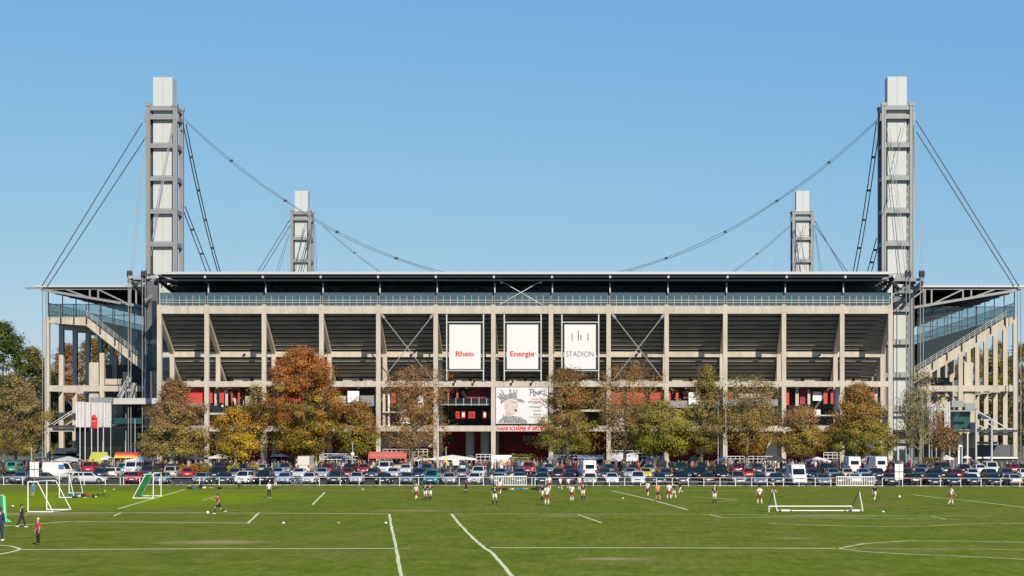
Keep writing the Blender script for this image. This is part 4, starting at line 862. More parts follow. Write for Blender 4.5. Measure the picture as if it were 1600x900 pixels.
# ================================================================== VEHICLES
# kind: length, width, height, belt height, bonnet length fraction, windscreen run, rear run, roof
CK = {'hatchback': (3.9, 1.72, 1.47, .93, .22, .15, .08), 'sedan': (4.55, 1.78, 1.43, .92, .24, .15, .14), 'estate': (4.65, 1.78, 1.47, .93, .24, .15, .07),
      'off-roader': (4.5, 1.86, 1.74, 1.06, .24, .10, .05), 'people carrier': (4.3, 1.78, 1.66, .98, .17, .17, .05), 'sports car': (4.2, 1.80, 1.27, .84, .27, .18, .17),
      'small van': (4.3, 1.80, 1.85, 1.02, .19, .12, .02), 'panel van': (5.4, 2.0, 2.62, 1.25, .14, .13, .01), 'camper van': (4.75, 1.9, 2.25, 1.15, .10, .12, .01)}
def make_car(kind):
    L_, W, H, B, bf, wf, rf = CK[kind]; hl, hw = L_/2, W/2; van = 'van' in kind
    root = thing('parked_'+kind.replace(' ', '_').replace('-', '_'), kind, 'van' if van else 'car')
    yb = -hl+bf*L_                        # windscreen base; front of the car at -y
    ye = hl-rf*L_*.25 if kind != 'sedan' else hl-.14*L_
    bon = B-.10 if not van else B-.12
    st = [(-hl, .28, .52, .74), (-hl+.06, .20, .66, .90), (-hl+.25, .18, bon-.14, .96), (-hl+.7, .18, bon-.03, .99), (yb, .18, B, 1.), (0, .18, B+.01, 1.), (ye-.35, .18, B+.02, 1.), (hl-.22, .19, B-.01, .98), (hl-.06, .24, B-.12, .92), (hl, .34, B-.30, .84)]
    s = MB(); rows = []
    for (y, z0, z1, f) in st:
        w_ = hw*f; half = [(w_*.90, z0), (w_*.99, z0+.12), (w_, (z0+z1)/2), (w_*.985, z1-.10), (w_*.90, z1), (w_*.45, z1+.03)]
        rows.append([(x, y, z) for x, z in half]+[(-x, y, z) for x, z in half[::-1]])
    n = 12; pts = [p for r in rows for p in r]; fs = []
    for i in range(len(rows)-1):
        for j in range(n): fs.append((i*n+j, i*n+(j+1) % n, (i+1)*n+(j+1) % n, (i+1)*n+j))
    fs.append(tuple(range(n))[::-1]); fs.append(tuple(range((len(rows)-1)*n, len(rows)*n))); s.poly(pts, fs)
    o = s.build('body', M['carpaint'], root, smooth=True, local=True); fixn(o)
    # cabin
    rb = hw*.90; rt = hw*(.73 if not van else .86); y2 = yb+wf*L_; y3 = ye-rf*L_*1.1-.05; zr = H-.05
    b4 = [(yb, B), (y2, zr), (y3, zr), (ye, B)]
    q = [(-rb, yb, B), (rb, yb, B), (rb, ye, B), (-rb, ye, B), (-rt, y2, zr), (rt, y2, zr), (rt, y3, zr), (-rt, y3, zr)]
    def quad(name, ids, m, inset=.0, out=.0):
        P = [Vector(q[i]) for i in ids]; c = sum(P, Vector())/4; nn = (P[1]-P[0]).cross(P[3]-P[0]).normalized()
        P = [c+(p-c)*(1-inset)+nn*out for p in P]; s = MB(); s.poly(P+[p-nn*.04 for p in P], [(0, 1, 2, 3), (7, 6, 5, 4), (0, 4, 5, 1), (1, 5, 6, 2), (2, 6, 7, 3), (3, 7, 4, 0)])
        return s.build(name, m, root, local=True)
    s = MB(); s.poly(q, [(0, 1, 5, 4), (1, 2, 6, 5), (2, 3, 7, 6), (3, 0, 4, 7), (4, 5, 6, 7)]); o = s.build('cabin', M['carpaint'], root, local=True)
    s = MB(); r1 = [(-rt*.98, y2-.02, zr), (rt*.98, y2-.02, zr), (rt*.98, y3+.03, zr), (-rt*.98, y3+.03, zr)]
    r2 = [(-rt*.8, y2+.18, H), (rt*.8, y2+.18, H), (rt*.8, y3-.12, H), (-rt*.8, y3-.12, H)]
    s.poly(r1+r2, [(0, 1, 5, 4), (1, 2, 6, 5), (2, 3, 7, 6), (3, 0, 4, 7), (4, 5, 6, 7)]); s.build('roof', M['carpaint'], root, smooth=True, local=True)
    if kind == 'panel van':        # high roofed van: glass only in the lower part of the front and rear
        for nm, ids, lo, hi, ins in (('windscreen', (0, 1, 5, 4), .04, .60, .07), ('rear_window', (2, 3, 7, 6), .12, .56, .16)):
            P = [Vector(q[i]) for i in ids]; nn = (P[1]-P[0]).cross(P[3]-P[0]).normalized()
            L0, R0, L1, R1 = P[0].lerp(P[3], lo), P[1].lerp(P[2], lo), P[0].lerp(P[3], hi), P[1].lerp(P[2], hi)
            A = [L0.lerp(R0, ins), R0.lerp(L0, ins), R1.lerp(L1, ins), L1.lerp(R1, ins)]; s = MB(); s.poly([p+nn*.014 for p in A]+[p-nn*.03 for p in A], [(0, 1, 2, 3), (7, 6, 5, 4), (0, 4, 5, 1), (1, 5, 6, 2), (2, 6, 7, 3), (3, 7, 4, 0)]); s.build(nm, M['carglass'], root, local=True)
    else:
        quad('windscreen', (0, 1, 5, 4), M['carglass'], .10 if not van else .14, .012)
        quad('rear_window', (2, 3, 7, 6), M['carglass'], .16 if not van else .3, .012)
    for sx, ids in ((1, (1, 2, 6, 5)), (-1, (3, 0, 4, 7))):
        P = [Vector(q[i]) for i in ids]; nn = (P[1]-P[0]).cross(P[3]-P[0]).normalized()
        cuts = ((.06, .47), (.52, .93)) if kind not in ('panel van', 'camper van') else ((.04, .22),)
        if sx < 0: cuts = [(1-b, 1-a) for a, b in cuts]
        for a, b in cuts:
            lo0, lo1, hi0, hi1 = P[0].lerp(P[1], a), P[0].lerp(P[1], b), P[3].lerp(P[2], a), P[3].lerp(P[2], b)
            A = [lo0.lerp(hi0, .10), lo1.lerp(hi1, .10), lo1.lerp(hi1, .88), lo0.lerp(hi0, .88)]
            s = MB(); s.poly([p+nn*.012 for p in A]+[p-nn*.03 for p in A], [(0, 1, 2, 3), (7, 6, 5, 4), (0, 4, 5, 1), (1, 5, 6, 2), (2, 6, 7, 3), (3, 7, 4, 0)]); s.build('side_window', M['carglass'], root, local=True)
    wr = .31 if not van else .34
    for sx in (-1, 1):
        for y in (-hl+.78, hl-.80):
            xo = sx*(hw+.012); s = MB(); s.lathe([(wr*.6, -.11), (wr, -.10), (wr, .10), (wr*.62, .11)], 16, (xo-sx*.10, y, wr), 'x'); wh = s.build('tyre', M['rubber'], root, local=True)
            s = MB(); s.lathe([(wr*.60, -.02), (wr*.55, .02), (wr*.15, .03)], 10, (xo+sx*.015, y, wr), 'x'); s.build('rim', M['chrome'], wh, local=True)
            s = MB(); s.lathe([(wr+.06, -.02), (wr+.06, .02)], 16, (sx*(hw*.985), y, wr+.02), 'x'); s.build('wheel_arch', M['plastic_black'], root, local=True)
        hz = bon-.19 if not van else bon-.28
        s = MB(); s.box(sx*hw*.80-.17, sx*hw*.80+.17, -hl-.01+.05, -hl+.3, hz-.07, hz+.07); s.build('headlight', M['lens_clear'], root, local=True)
        tz = B-.22; th = .09 if not van else .2
        s = MB(); s.box(sx*hw*.80-.13, sx*hw*.80+.12, hl-.22, hl+.0, tz-th, tz+th); s.build('tail_light', M['lens_red'], root, local=True)
        s = MB(); s.box(sx*(hw+.10)-.09, sx*(hw+.10)+.09, yb+.28, yb+.40, B+.0, B+.15); s.build('wing_mirror', M['carpaint'], root, local=True)
    s = MB(); s.box(-hw*.45, hw*.45, -hl-.015, -hl+.1, bon-.36, bon-.22); s.box(-hw*.62, hw*.62, -hl-.012, -hl+.1, .25, .38); s.build('grille', M['plastic_black'], root, local=True)
    s = MB(); s.box(-.26, .26, -hl-.03, -hl+.05, .44, .55); s.build('number_plate', M['plate'], root, local=True)
    s = MB(); s.box(-.26, .26, hl-.05, hl+.03, .55, .66); s.build('number_plate', M['plate'], root, local=True)
    s = MB(); s.box(-hw*.8, hw*.8, hl-.1, hl+.012, .27, .42); s.build('bumper', M['plastic_black'], root, local=True)
    return root
PROTO = {}
CC = {'white': (.72,.72,.70), 'silver': (.42,.43,.45), 'light silver': (.55,.56,.57), 'grey': (.16,.17,.18), 'dark grey': (.06,.065,.07), 'black': (.014,.014,.017), 'dark blue': (.018,.03,.07), 'blue-grey': (.14,.18,.24),
      'red': (.42,.02,.025), 'dark red': (.20,.015,.03), 'teal': (.015,.22,.24), 'green-grey': (.17,.24,.23), 'yellow': (.68,.50,.02), 'beige': (.46,.42,.35), 'cream': (.66,.62,.52), 'light blue': (.30,.42,.52), 'dark green': (.015,.05,.035), 'blue': (.03,.08,.25), 'sea green': (.03,.30,.22)}
SW = {'h': 'hatchback', 's': 'sedan', 'e': 'estate', 'o': 'off-roader', 'm': 'people carrier', 'c': 'sports car', 'v': 'small van', 'p': 'panel van', 'k': 'camper van'}
# x in the photo, kind, colour, facing (f front, b rear, l / r side on) per row
ROW1 = [(0,'e','dark grey','r'),(35,'h','blue-grey','f'),(72,'s','dark grey','r'),(143,'e','light silver','r'),(211,'h','red','f'),(254,'h','green-grey','f'),(317,'h','green-grey','f'),(351,'h','dark blue','f'),(382,'m','white','f'),(414,'o','black','f'),
  (446,'s','light blue','f'),(485,'h','light silver','f'),(526,'m','dark grey','f'),(558,'h','silver','f'),(600,'s','black','f'),(637,'h','blue-grey','f'),(676,'v','teal','f'),(702,'s','silver','f'),(743,'h','white','f'),(778,'s','blue-grey','f'),(812,'h','dark blue','f'),(847,'h','dark blue','f'),
  (888,'h','dark blue','b'),(922,'s','beige','f'),(956,'h','white','f'),(997,'o','white','f'),(1030,'h','dark blue','f'),(1064,'o','black','f'),(1104,'h','black','b'),(1152,'o','grey','f'),(1187,'s','blue-grey','f'),(1213,'h','dark blue','f'),(1245,'p','white','f'),(1284,'s','blue-grey','f'),
  (1308,'h','black','b'),(1333,'s','silver','b'),(1357,'h','dark grey','f'),(1391,'s','black','f'),(1425,'e','black','b'),(1456,'h','dark blue','f'),(1487,'h','dark blue','f'),(1517,'s','dark blue','f'),(1551,'e','black','f'),(1582,'s','beige','b'),(1612,'h','black','f')]
ROW2 = [(52,'h','black','f'),(98,'k','white','r'),(160,'h','dark blue','b'),(179,'h','white','b'),(233,'o','dark grey','f'),(269,'o','beige','b'),(296,'h','red','b'),(341,'m','black','f'),(368,'s','grey','f'),(393,'h','grey','b'),(420,'h','green-grey','f'),(435,'h','light blue','f'),(468,'s','white','f'),(504,'h','silver','f'),
  (544,'h','dark red','b'),(584,'h','dark grey','f'),(615,'s','light silver','f'),(655,'h','dark blue','f'),(690,'h','dark grey','b'),(722,'h','grey','b'),(748,'o','white','f'),(782,'s','blue-grey','f'),(811,'s','blue','f'),(848,'h','blue','f'),(872,'s','black','b'),(892,'c','black','b'),(917,'p','white','b'),(945,'h','dark grey','f'),(985,'s','silver','f'),
  (1008,'h','yellow','f'),(1040,'s','dark grey','f'),(1077,'e','dark blue','f'),(1094,'o','black','f'),(1128,'h','black','f'),(1168,'h','red','b'),(1200,'h','silver','b'),(1226,'h','dark grey','f'),(1270,'h','dark blue','f'),(1300,'h','green-grey','f'),(1322,'h','beige','b'),(1348,'s','light blue','f'),(1370,'h','dark blue','f'),(1393,'h','dark red','b'),
  (1412,'h','black','b'),(1436,'h','dark grey','f'),(1460,'s','black','f'),(1490,'h','dark red','b'),(1518,'h','white','f'),(1546,'h','dark grey','f'),(1572,'e','dark grey','f'),(1600,'h','white','f')]
ROW3 = [(24,'v','sea green','b'),(66,'h','dark blue','f'),(143,'o','red','b'),(196,'h','teal','b'),(207,'v','white','f'),(250,'h','black','b'),(272,'h','dark red','b'),(310,'h','red','b'),(345,'o','dark grey','f'),(380,'h','black','b'),(413,'h','silver','b'),(446,'m','grey','f'),(479,'p','cream','b'),(512,'h','dark red','b'),(547,'h','black','f'),
  (569,'h','red','f'),(602,'v','white','f'),(634,'s','white','f'),(668,'h','dark grey','f'),(826,'o','red','f'),(858,'h','green-grey','f'),(889,'c','dark red','f'),(952,'h','dark grey','b'),(990,'h','dark red','b'),(1014,'h','green-grey','f'),(1063,'o','dark green','f'),(1096,'o','dark green','b'),(1125,'s','black','f'),(1150,'h','dark red','b'),(1183,'h','dark grey','f'),
  (1236,'h','white','b'),(1264,'h','dark red','f'),(1293,'h','black','f'),(1331,'p','white','b'),(1369,'p','white','b'),(1406,'h','dark red','b'),(1440,'h','blue-grey','f'),(1474,'o','dark grey','f'),(1504,'h','black','b'),(1530,'s','white','b'),(1548,'v','white','f'),(1580,'h','red','b'),(1604,'h','black','f')]
LMK = [(53, 'the left panel sign'), (143, 'the silver estate'), (240, 'the green-netted goal'), (366, 'the golden yellow tree'), (478, 'the big orange tree'), (561, 'the olive and russet tree'), (642, 'the airy brown tree'), (797, 'the left picket barrier'),
       (886, 'the dark olive tree'), (1021, 'the yellow-green tree'), (1095, 'the narrow pointed tree'), (1165, 'the pale forked tree'), (1252, 'the rust orange tree'), (1335, 'the right picket barrier'), (1404, 'the right panel sign'), (1437, 'the nearly bare tree'), (1549, 'the right canopy pole')]
ORD = ['first', 'second', 'third', 'fourth', 'fifth', 'sixth', 'seventh']
FACE = {'f': 'front view', 'b': 'rear view', 'l': 'side on', 'r': 'side on'}
for ri, (row, D0, rn) in enumerate(((ROW1, 252.5, 'front row'), (ROW2, 271, 'second row'), (ROW3, 290, 'back row'))):
    xs = sorted(r[0] for r in row)
    for (x, k, c, fc) in row:
        kind = SW[k]
        first = kind not in PROTO
        if first: PROTO[kind] = make_car(kind); o = PROTO[kind]
        else: o = copy_tree(PROTO[kind])
        D = D0+rnd.uniform(-.8, 1.6)*(1 if ri == 0 else 1.5)+(0 if ri else .6*(k == 'v'))
        if kind == 'camper van': D = 272
        D -= .06*(PX(x, D)+16)*(1, .6, .2)[ri]
        yy = D+(CK[kind][0]/2-2.1 if fc in 'fb' else -1.2); o.location = (PX(x, D), yy, GZ(yy)-.02)
        o.rotation_euler = (0, 0, {'f': 0, 'b': math.pi, 'l': -math.pi/2, 'r': math.pi/2}[fc]+rnd.uniform(-.07, .07)+(.13 if k == 'p' and x > 900 else .04 if x > 1000 else 0))
        lx, ln = min(LMK, key=lambda q: abs(q[0]-x)+.1)
        if x >= lx: n_ = sum(1 for q in xs if lx <= q < x); side = 'right of'
        else: n_ = sum(1 for q in xs if x < q <= lx); side = 'left of'
        if n_ == 0 and abs(x-lx) < 8: pos = 'in line with '+ln
        else: pos = (ORD[n_] if n_ else 'just')+' '+side+' '+ln
        o['label'] = '%s %s, %s, %s, %s' % (c, kind, FACE[fc], rn, pos)
        o['group'] = 'vehicles in the car park'; o['category'] = 'van' if 'van' in kind else 'car'
        if kind == 'camper van': MB().box(-.985, -.955, -.75, .0, 1.30, 1.90).build('blue_sticker', M['water_blue'], o, local=True)
        if c == 'cream':
            for ch in list(o.children):
                if ch.name.startswith('rear_window'): bpy.data.objects.remove(ch)
        for ch in o.children:
            if ch.name.split('.')[0] in ('body', 'cabin', 'roof', 'wing_mirror'): ch.color = (*CC[c], 1)
# ================================================================== PEOPLE
def skin_mesh(verts, edges, radii, sub=1):
    me = bpy.data.meshes.new('tmp'); me.from_pydata(verts, edges, []); o = bpy.data.objects.new('tmp', me); COL.objects.link(o)
    md = o.modifiers.new('s', 'SKIN'); md.use_smooth_shade = True
    sv = me.skin_vertices[0].data if me.skin_vertices else None
    if sv is None:
        bpy.context.view_layer.objects.active = o; bpy.ops.mesh.customdata_skin_add(); sv = me.skin_vertices[0].data
    for i, r in enumerate(radii): sv[i].radius = r if hasattr(r, '__len__') else (r, r); sv[i].use_root = (i == 0)
    ms = o.modifiers.new('u', 'SUBSURF'); ms.levels = sub; ms.render_levels = sub
    dg = bpy.context.evaluated_depsgraph_get(); out = bpy.data.meshes.new_from_object(o.evaluated_get(dg)); bpy.data.objects.remove(o); bpy.data.meshes.remove(me)
    return out
def limb(p, l1, a1, l2, a2, side=0.0):
    """two segments in the YZ plane; angles from straight down, forward (-y) positive; side = outward angle"""
    q = Vector(p)+Vector((math.sin(side)*l1, -math.sin(a1)*l1*math.cos(side), -math.cos(a1)*l1*math.cos(side)))
    r = q+Vector((math.sin(side)*.4*l2, -math.sin(a2)*l2, -math.cos(a2)*l2*.99)); return q, r
POSE = {  # thigh/shin angle left, right; upper/fore arm left, right; arm side; lean
    'stand': dict(L=(.05, -.02), Rr=(-.05, -.05), A=(.05, .25), B=(-.02, .2), s=.16, lean=.02, leg=.06),
    'wide': dict(L=(.10, .0), Rr=(-.06, -.08), A=(.1, .5), B=(.1, .5), s=.38, lean=.0, leg=.16),
    'walk': dict(L=(.42, .15), Rr=(-.30, -.55), A=(-.4, .0), B=(.45, .8), s=.14, lean=.06, leg=.04),
    'run': dict(L=(.85, -.1), Rr=(-.35, -1.3), A=(-.7, .5), B=(.7, 1.9), s=.2, lean=.2, leg=.05),
    'hips': dict(L=(.05, .0), Rr=(-.04, -.06), A=(-.15, 1.0), B=(-.15, 1.0), s=.55, lean=.0, leg=.12),
    'armsup': dict(L=(.6, .1), Rr=(-.3, -.8), A=(1.5, 2.4), B=(1.3, 2.2), s=.3, lean=.12, leg=.1)}
PM = {}
def pose_meshes(pn):
    if pn in PM: return PM[pn]
    p = POSE[pn]; ln = p['lean']; pel = Vector((0, 0, .95)); up = lambda h, x=0: Vector((x, -math.sin(ln)*(h-.95), .95+math.cos(ln)*(h-.95)))
    sp, ch, nk, hd = up(1.14), up(1.36), up(1.50), up(1.66)
    J = {}
    for s_, k in ((1, 'L'), (-1, 'Rr')):
        hip = pel+Vector((.095*s_, 0, -.04)); kn, an = limb(hip, .43, p[k][0], .42, p[k][1], p['leg']*s_); J[k] = (hip, kn, an, an+Vector((.02*s_, -.17, -.045)))
    for s_, k in ((1, 'A'), (-1, 'B')):
        sh = up(1.43, .18*s_); el, wr = limb(sh, .29, p[k][0], .25, p[k][1], p['s']*s_)
        if pn == 'hips': wr = Vector((.17*s_, -.10, 1.0))
        J[k] = (sh, el, wr, wr+(wr-el).normalized()*.08)
    mz = min(J['L'][3].z, J['Rr'][3].z); off = Vector((0, 0, .03-mz))
    def chain(spec):
        V, E, Rd = [], [], []; ix = {}
        for a, b in spec:
            for q in (a, b):
                if q[0] not in ix: ix[q[0]] = len(V); V.append(q[1]+off); Rd.append(q[2])
            E.append((ix[a[0]], ix[b[0]]))
        return skin_mesh([tuple(v) for v in V], E, Rd)
    b = {'pel': ('pel', pel, (.115, .09)), 'sp': ('sp', sp, (.105, .075)), 'ch': ('ch', ch, (.135, .09)), 'nk': ('nk', nk, .055), 'hd0': ('hd0', hd-Vector((0, .0, .06)), .07), 'hd': ('hd', hd+Vector((0, -.01, .03)), (.082, .095)), 'top': ('top', hd+Vector((0, .0, .11)), .05)}
    sp_ = [(b['pel'], b['sp']), (b['sp'], b['ch']), (b['ch'], b['nk']), (b['nk'], b['hd0']), (b['hd0'], b['hd']), (b['hd'], b['top'])]
    for k in ('L', 'Rr'):
        h, kn, an, to = J[k]; sp_ += [(b['pel'], ('h'+k, h, .085)), (('h'+k, h, .085), ('k'+k, kn, .055)), (('k'+k, kn, .055), ('c'+k, kn.lerp(an, .35), .056)), (('c'+k,)+(kn.lerp(an, .35), .056), ('a'+k, an, .034)), (('a'+k, an, .034), ('t'+k, to, .03))]
    for k in ('A', 'B'):
        sh, el, wr, ha = J[k]; sp_ += [(b['ch'], ('s'+k, sh, .055)), (('s'+k, sh, .055), ('e'+k, el, .038)), (('e'+k, el, .038), ('w'+k, wr, .026)), (('w'+k, wr, .026), ('p'+k, ha, (.036, .02)))]
    R_ = {'body': chain(sp_)}
    import bmesh                                                      # nose, ears and five fingers to each hand
    bm = bmesh.new(); bm.from_mesh(R_['body'])
    def add(mb):
        me = bpy.data.meshes.new('t'); me.from_pydata(mb.v, [], mb.f); bm.from_mesh(me); bpy.data.meshes.remove(me)
    H = hd+off; mb = MB(); mb.tube([H+Vector((0, -.085, .035)), H+Vector((0, -.118, .0)), H+Vector((0, -.09, -.015))], [.008, .017, .010], 5)
    for s_ in (-1, 1): mb.tube([H+Vector((.082*s_, 0, -.01)), H+Vector((.096*s_, .01, .035))], [.012, .02], 5)
    for k, s_ in (('A', 1), ('B', -1)):
        el, wr, ha = [q+off for q in J[k][1:]]; d = (ha-wr).normalized(); sd = d.cross(Vector((1, 0, 0))); sd = sd.normalized() if sd.length > .1 else Vector((0, 1, 0)); cu = d.cross(sd)*s_
        for i, L_ in enumerate((.075, .085, .08, .062)):
            o_ = sd*(.026-.0175*i); mb.tube([ha+o_, ha+o_+d*L_*.5+cu*.006, ha+o_+d*L_*.8+cu*.03], [.010, .009, .007], 5)
        mb.tube([wr+d*.03+sd*.03, wr+d*.06+sd*.055, wr+d*.09+sd*.06], [.012, .010, .008], 5)
    add(mb); bm.to_mesh(R_['body']); bm.free()
    e = .022
    tor = [(('pel', pel+Vector((0, 0, -.11)), (.155, .13)), ('wa', pel+Vector((0, 0, .04)), (.158, .132))), (('wa', pel+Vector((0, 0, .04)), (.158, .132)), ('sp', sp, (.145, .118))), (('sp', sp, (.14, .112)), ('ch', ch, (.165, .125))), (('ch', ch, (.165, .125)), ('nk', nk-Vector((0, 0, .015)), .068))]
    sh_, lg_ = list(tor), list(tor)
    for k in ('A', 'B'):
        s0, el, wr, ha = J[k]; m_ = s0.lerp(el, .75); sh_ += [(('ch', ch, 0), ('s'+k, s0, .078)), (('s'+k, s0, .078), ('m'+k, m_, .068))]
        lg_ += [(('ch', ch, 0), ('s'+k, s0, .078)), (('s'+k, s0, .078), ('e'+k, el, .058)), (('e'+k, el, .058), ('w'+k, wr, .042))]
    R_['shirt'] = chain(sh_); R_['jacket'] = chain(lg_)
    for nm, f in (('shorts', .72), ('trousers', 1)):
        q = [(('pel', pel+Vector((0, 0, .0)), (.15, .128)), ('p2', pel+Vector((0, 0, .18)), (.135, .112)))]
        for k in ('L', 'Rr'):
            h, kn, an, to = J[k]
            q.append((('pel', pel, 0), ('h'+k, h, .108)))
            if nm == 'shorts': q.append((('h'+k, h, .108), ('m'+k, h.lerp(kn, f), .10)))
            else: q += [(('h'+k, h, .108), ('k'+k, kn, .082)), (('k'+k, kn, .082), ('a'+k, an+Vector((0, 0, .02)), .062))]
        R_[nm] = chain(q)
    mb = MB()
    for k in ('L', 'Rr'):
        h, kn, an, to = [q+off for q in J[k]]; mb.tube([kn.lerp(an, .12), kn.lerp(an, .35), kn.lerp(an, .98)], [.064, .068, .045], 8)
    R_['socks'] = mb
    mb = MB()
    for k in ('L', 'Rr'):
        an, to = J[k][2]+off, J[k][3]+off; mb.tube([an+Vector((0, .06, -.05)), an+Vector((0, -.02, -.03)), to+Vector((0, 0, .005)), to+Vector((0, -.05, -.003))], [.035, .052, .045, .022], 8)
    R_['shoes'] = mb
    mb = MB(); c = H+Vector((0, .014, .055)); 
    mb.lathe([(.02, .10), (.072, .075), (.098, .02), (.10, -.03), (.085, -.075)], 10, (c.x, c.y+.012, c.z)); R_['short_hair'] = mb
    mb = MB(); mb.lathe([(.02, .10), (.075, .078), (.105, .02), (.11, -.05), (.095, -.14), (.06, -.17)], 10, (c.x, c.y+.022, c.z)); R_['long_hair'] = mb
    mb = MB()
    for s_ in (-1, 1): mb.box(H.x+.032*s_-.014, H.x+.032*s_+.014, H.y-.102, H.y-.09, H.z+.03, H.z+.042)
    mb.box(H.x-.022, H.x+.022, H.y-.100, H.y-.088, H.z-.048, H.z-.04); R_['face'] = mb
    for k, v in list(R_.items()):
        if isinstance(v, MB):
            me = bpy.data.meshes.new(k); me.from_pydata(v.v, [], v.f); me.polygons.foreach_set('use_smooth', [True]*len(me.polygons)); R_[k] = me
        R_[k].name = k
    for k, v in R_.items():
        v.materials.clear(); v.materials.append(M['skin'] if k == 'body' else (M['plastic_black'] if k == 'face' else M['cloth']))
    PM[pn] = R_; return R_
PC = {'white': (.72, .70, .66), 'black': (.018, .018, .022), 'navy': (.02, .03, .08), 'darkred': (.26, .015, .03), 'red': (.55, .03, .06), 'orange': (.75, .22, .08), 'blue': (.02, .20, .48), 'dark': (.04, .04, .045), 'jeans': (.08, .12, .2), 'skin': None,
      'brown': (.06, .035, .02), 'blond': (.62, .52, .33), 'grey': (.2, .2, .2), 'magenta': (.5, .02, .28), 'offwhite': (.62, .58, .52), 'lightblue': (.35, .5, .65), 'pink': (.7, .3, .4), 'green': (.03, .25, .12)}
def person(x, y, hpx, pose, label, shirt='white', legs='darkred', socks='white', hair='brown', rz=0., tro=False, lng=False, longhair=False, group='footballers on the pitch', D=None, shoes='dark', number=None, stripe=False):
    D = D or PD(y); sc_ = hpx*D/F/1.80
    R_ = pose_meshes(pose)
    T = thing('person', label, 'person', (PX(x, D), D, GZ(D)), rz, group); T.scale = (sc_,)*3
    def add(k, c, nm=None):
        o = bpy.data.objects.new(nm or k, R_[k]); COL.objects.link(o); o.parent = T
        if c: o.color = (*PC[c], 1)
    add('body', None); add('jacket' if lng else 'shirt', shirt); add('trousers' if tro else 'shorts', legs)
    if not tro and socks: add('socks', socks)
    add('shoes', shoes); add('long_hair' if longhair else 'short_hair', hair, 'hair'); add('face', None)
    if number:
        s = MB()
        for i, ch in enumerate(number):
            x0 = -.06+.08*i if len(number) > 1 else -.03; s.box(x0, x0+.022, .128, .14, 1.22, 1.38) if ch == '1' else (s.box(x0, x0+.06, .128, .14, 1.355, 1.38), s.box(x0+.038, x0+.06, .128, .14, 1.3, 1.36), s.box(x0, x0+.06, .128, .14, 1.29, 1.31), s.box(x0, x0+.022, .128, .14, 1.24, 1.30), s.box(x0, x0+.06, .128, .14, 1.22, 1.24))
        s.v = [(-v[0], v[1], v[2]) for v in s.v]
        s.build('shirt_number', M['white'] if shirt != 'white' else M['plastic_black'], T, local=True)
    if stripe:
        s = MB()
        for sg in (-1, 1): s.tube([(.21*sg, 0, 1.43), (.235*sg, .0, 1.2)], .02, 5)
        s.build('side_stripe', M['white'], T, local=True)
    return T
B_ = math.pi
person(33.5, 824, 37, 'walk', 'youth in a black tracksuit with white stripes walking right past the white goals', 'black', 'black', rz=B_/2, tro=True, lng=True, stripe=True, shoes='white')
person(59.5, 852, 43, 'stand', 'blond child in a red bib over a white shirt near the left edge', 'red', 'black', hair='blond', rz=-B_/2*.45, tro=True)
person(0.5, 845, 53, 'stand', 'person in navy clothes cut off by the left edge', 'navy', 'navy', rz=B_*.9, tro=True, lng=True, shoes='white', longhair=True)
person(51.5, 777, 24, 'stand', 'child in a bright blue shirt and shorts seen from behind near the white goals', 'blue', 'blue', None, rz=B_*.95)
person(342, 803, 35, 'run', 'player in a red and white top and black shorts running at the ball', 'red', 'black', 'dark', rz=-B_/2, shoes='white')
person(420.5, 778, 26, 'stand', 'player in white shirt and long dark trousers alone in the left half', 'white', 'black', rz=.2, tro=True, shoes='white')
person(430, 765, 20, 'walk', 'player in white shorts and dark top by the fence behind the lone player', 'grey', 'white', 'black', rz=.6)
person(373.5, 764, 18, 'stand', 'person in a pale top and dark trousers standing at the fence under the grey tree', 'offwhite', 'black', rz=.4, tro=True, lng=True)
person(650.5, 781.5, 26, 'walk', 'white shirt and dark red shorts, walking, leftmost of that team', rz=-.6, hair='blond')
person(664.5, 782, 27, 'stand', 'black shirt and white shorts, left one of the close pair', 'black', 'white', 'black', rz=B_*.95, number='2')
person(672, 782, 28, 'walk', 'black shirt and white shorts, right one of the close pair, numbered back', 'black', 'white', 'black', rz=B_, number='14')
person(728, 772, 22.5, 'stand', 'referee all in black standing apart left of the middle', 'black', 'black', 'black', rz=.3)
person(773, 789, 32, 'wide', 'black shirt with white number and white shorts, below the white board', 'black', 'white', 'black', rz=B_, number='22')
person(781.5, 773, 25, 'walk', 'white shirt and dark red shorts just behind the numbered black shirt player', rz=B_*.9)
person(847, 782, 27, 'walk', 'black shirt and white shorts half hidden behind a white shirted player', 'black', 'white', 'black', rz=B_*.8)
person(854.5, 790, 33, 'stand', 'white shirt and dark red shorts, nearest of the central group', rz=B_, number='8')
person(858.5, 766, 23, 'stand', 'white shirt and dark red shorts at the fence, left one of three', rz=.3)
person(875.5, 766, 22, 'walk', 'white shirt and dark red shorts at the fence, middle one of three', rz=.5)
person(888, 765, 20, 'walk', 'white shirt and dark red shorts at the fence, right one of three', rz=.1)
person(893.5, 784, 28, 'stand', 'white shirt with dark number and dark red shorts beside a black shirt', rz=B_*.9, number='8')
person(911, 781, 27, 'stand', 'black shirt and white shorts beside the white van', 'black', 'white', 'black', rz=B_, number='7')
person(905.5, 767, 24, 'stand', 'white shirt and dark red shorts just above a black shirted player', rz=-.4)
person(1012, 776, 25, 'walk', 'white shirt and dark red shorts, left of the orange vest', rz=B_*.9, number='8')
person(1028, 783, 29, 'walk', 'person in an orange vest and dark shorts among the players', 'orange', 'dark', None, rz=B_*1.1)
person(1045.5, 781, 27, 'wide', 'white shirt and dark red shorts, right of the orange vest', rz=B_, number='8')
person(1052.5, 780, 26, 'walk', 'black shirt and white shorts half behind a white shirt, right of the orange vest', 'black', 'white', 'white', rz=.7)
person(1063, 772, 22, 'run', 'black shirt and white shorts running near the fence', 'black', 'white', 'white', rz=-.9)
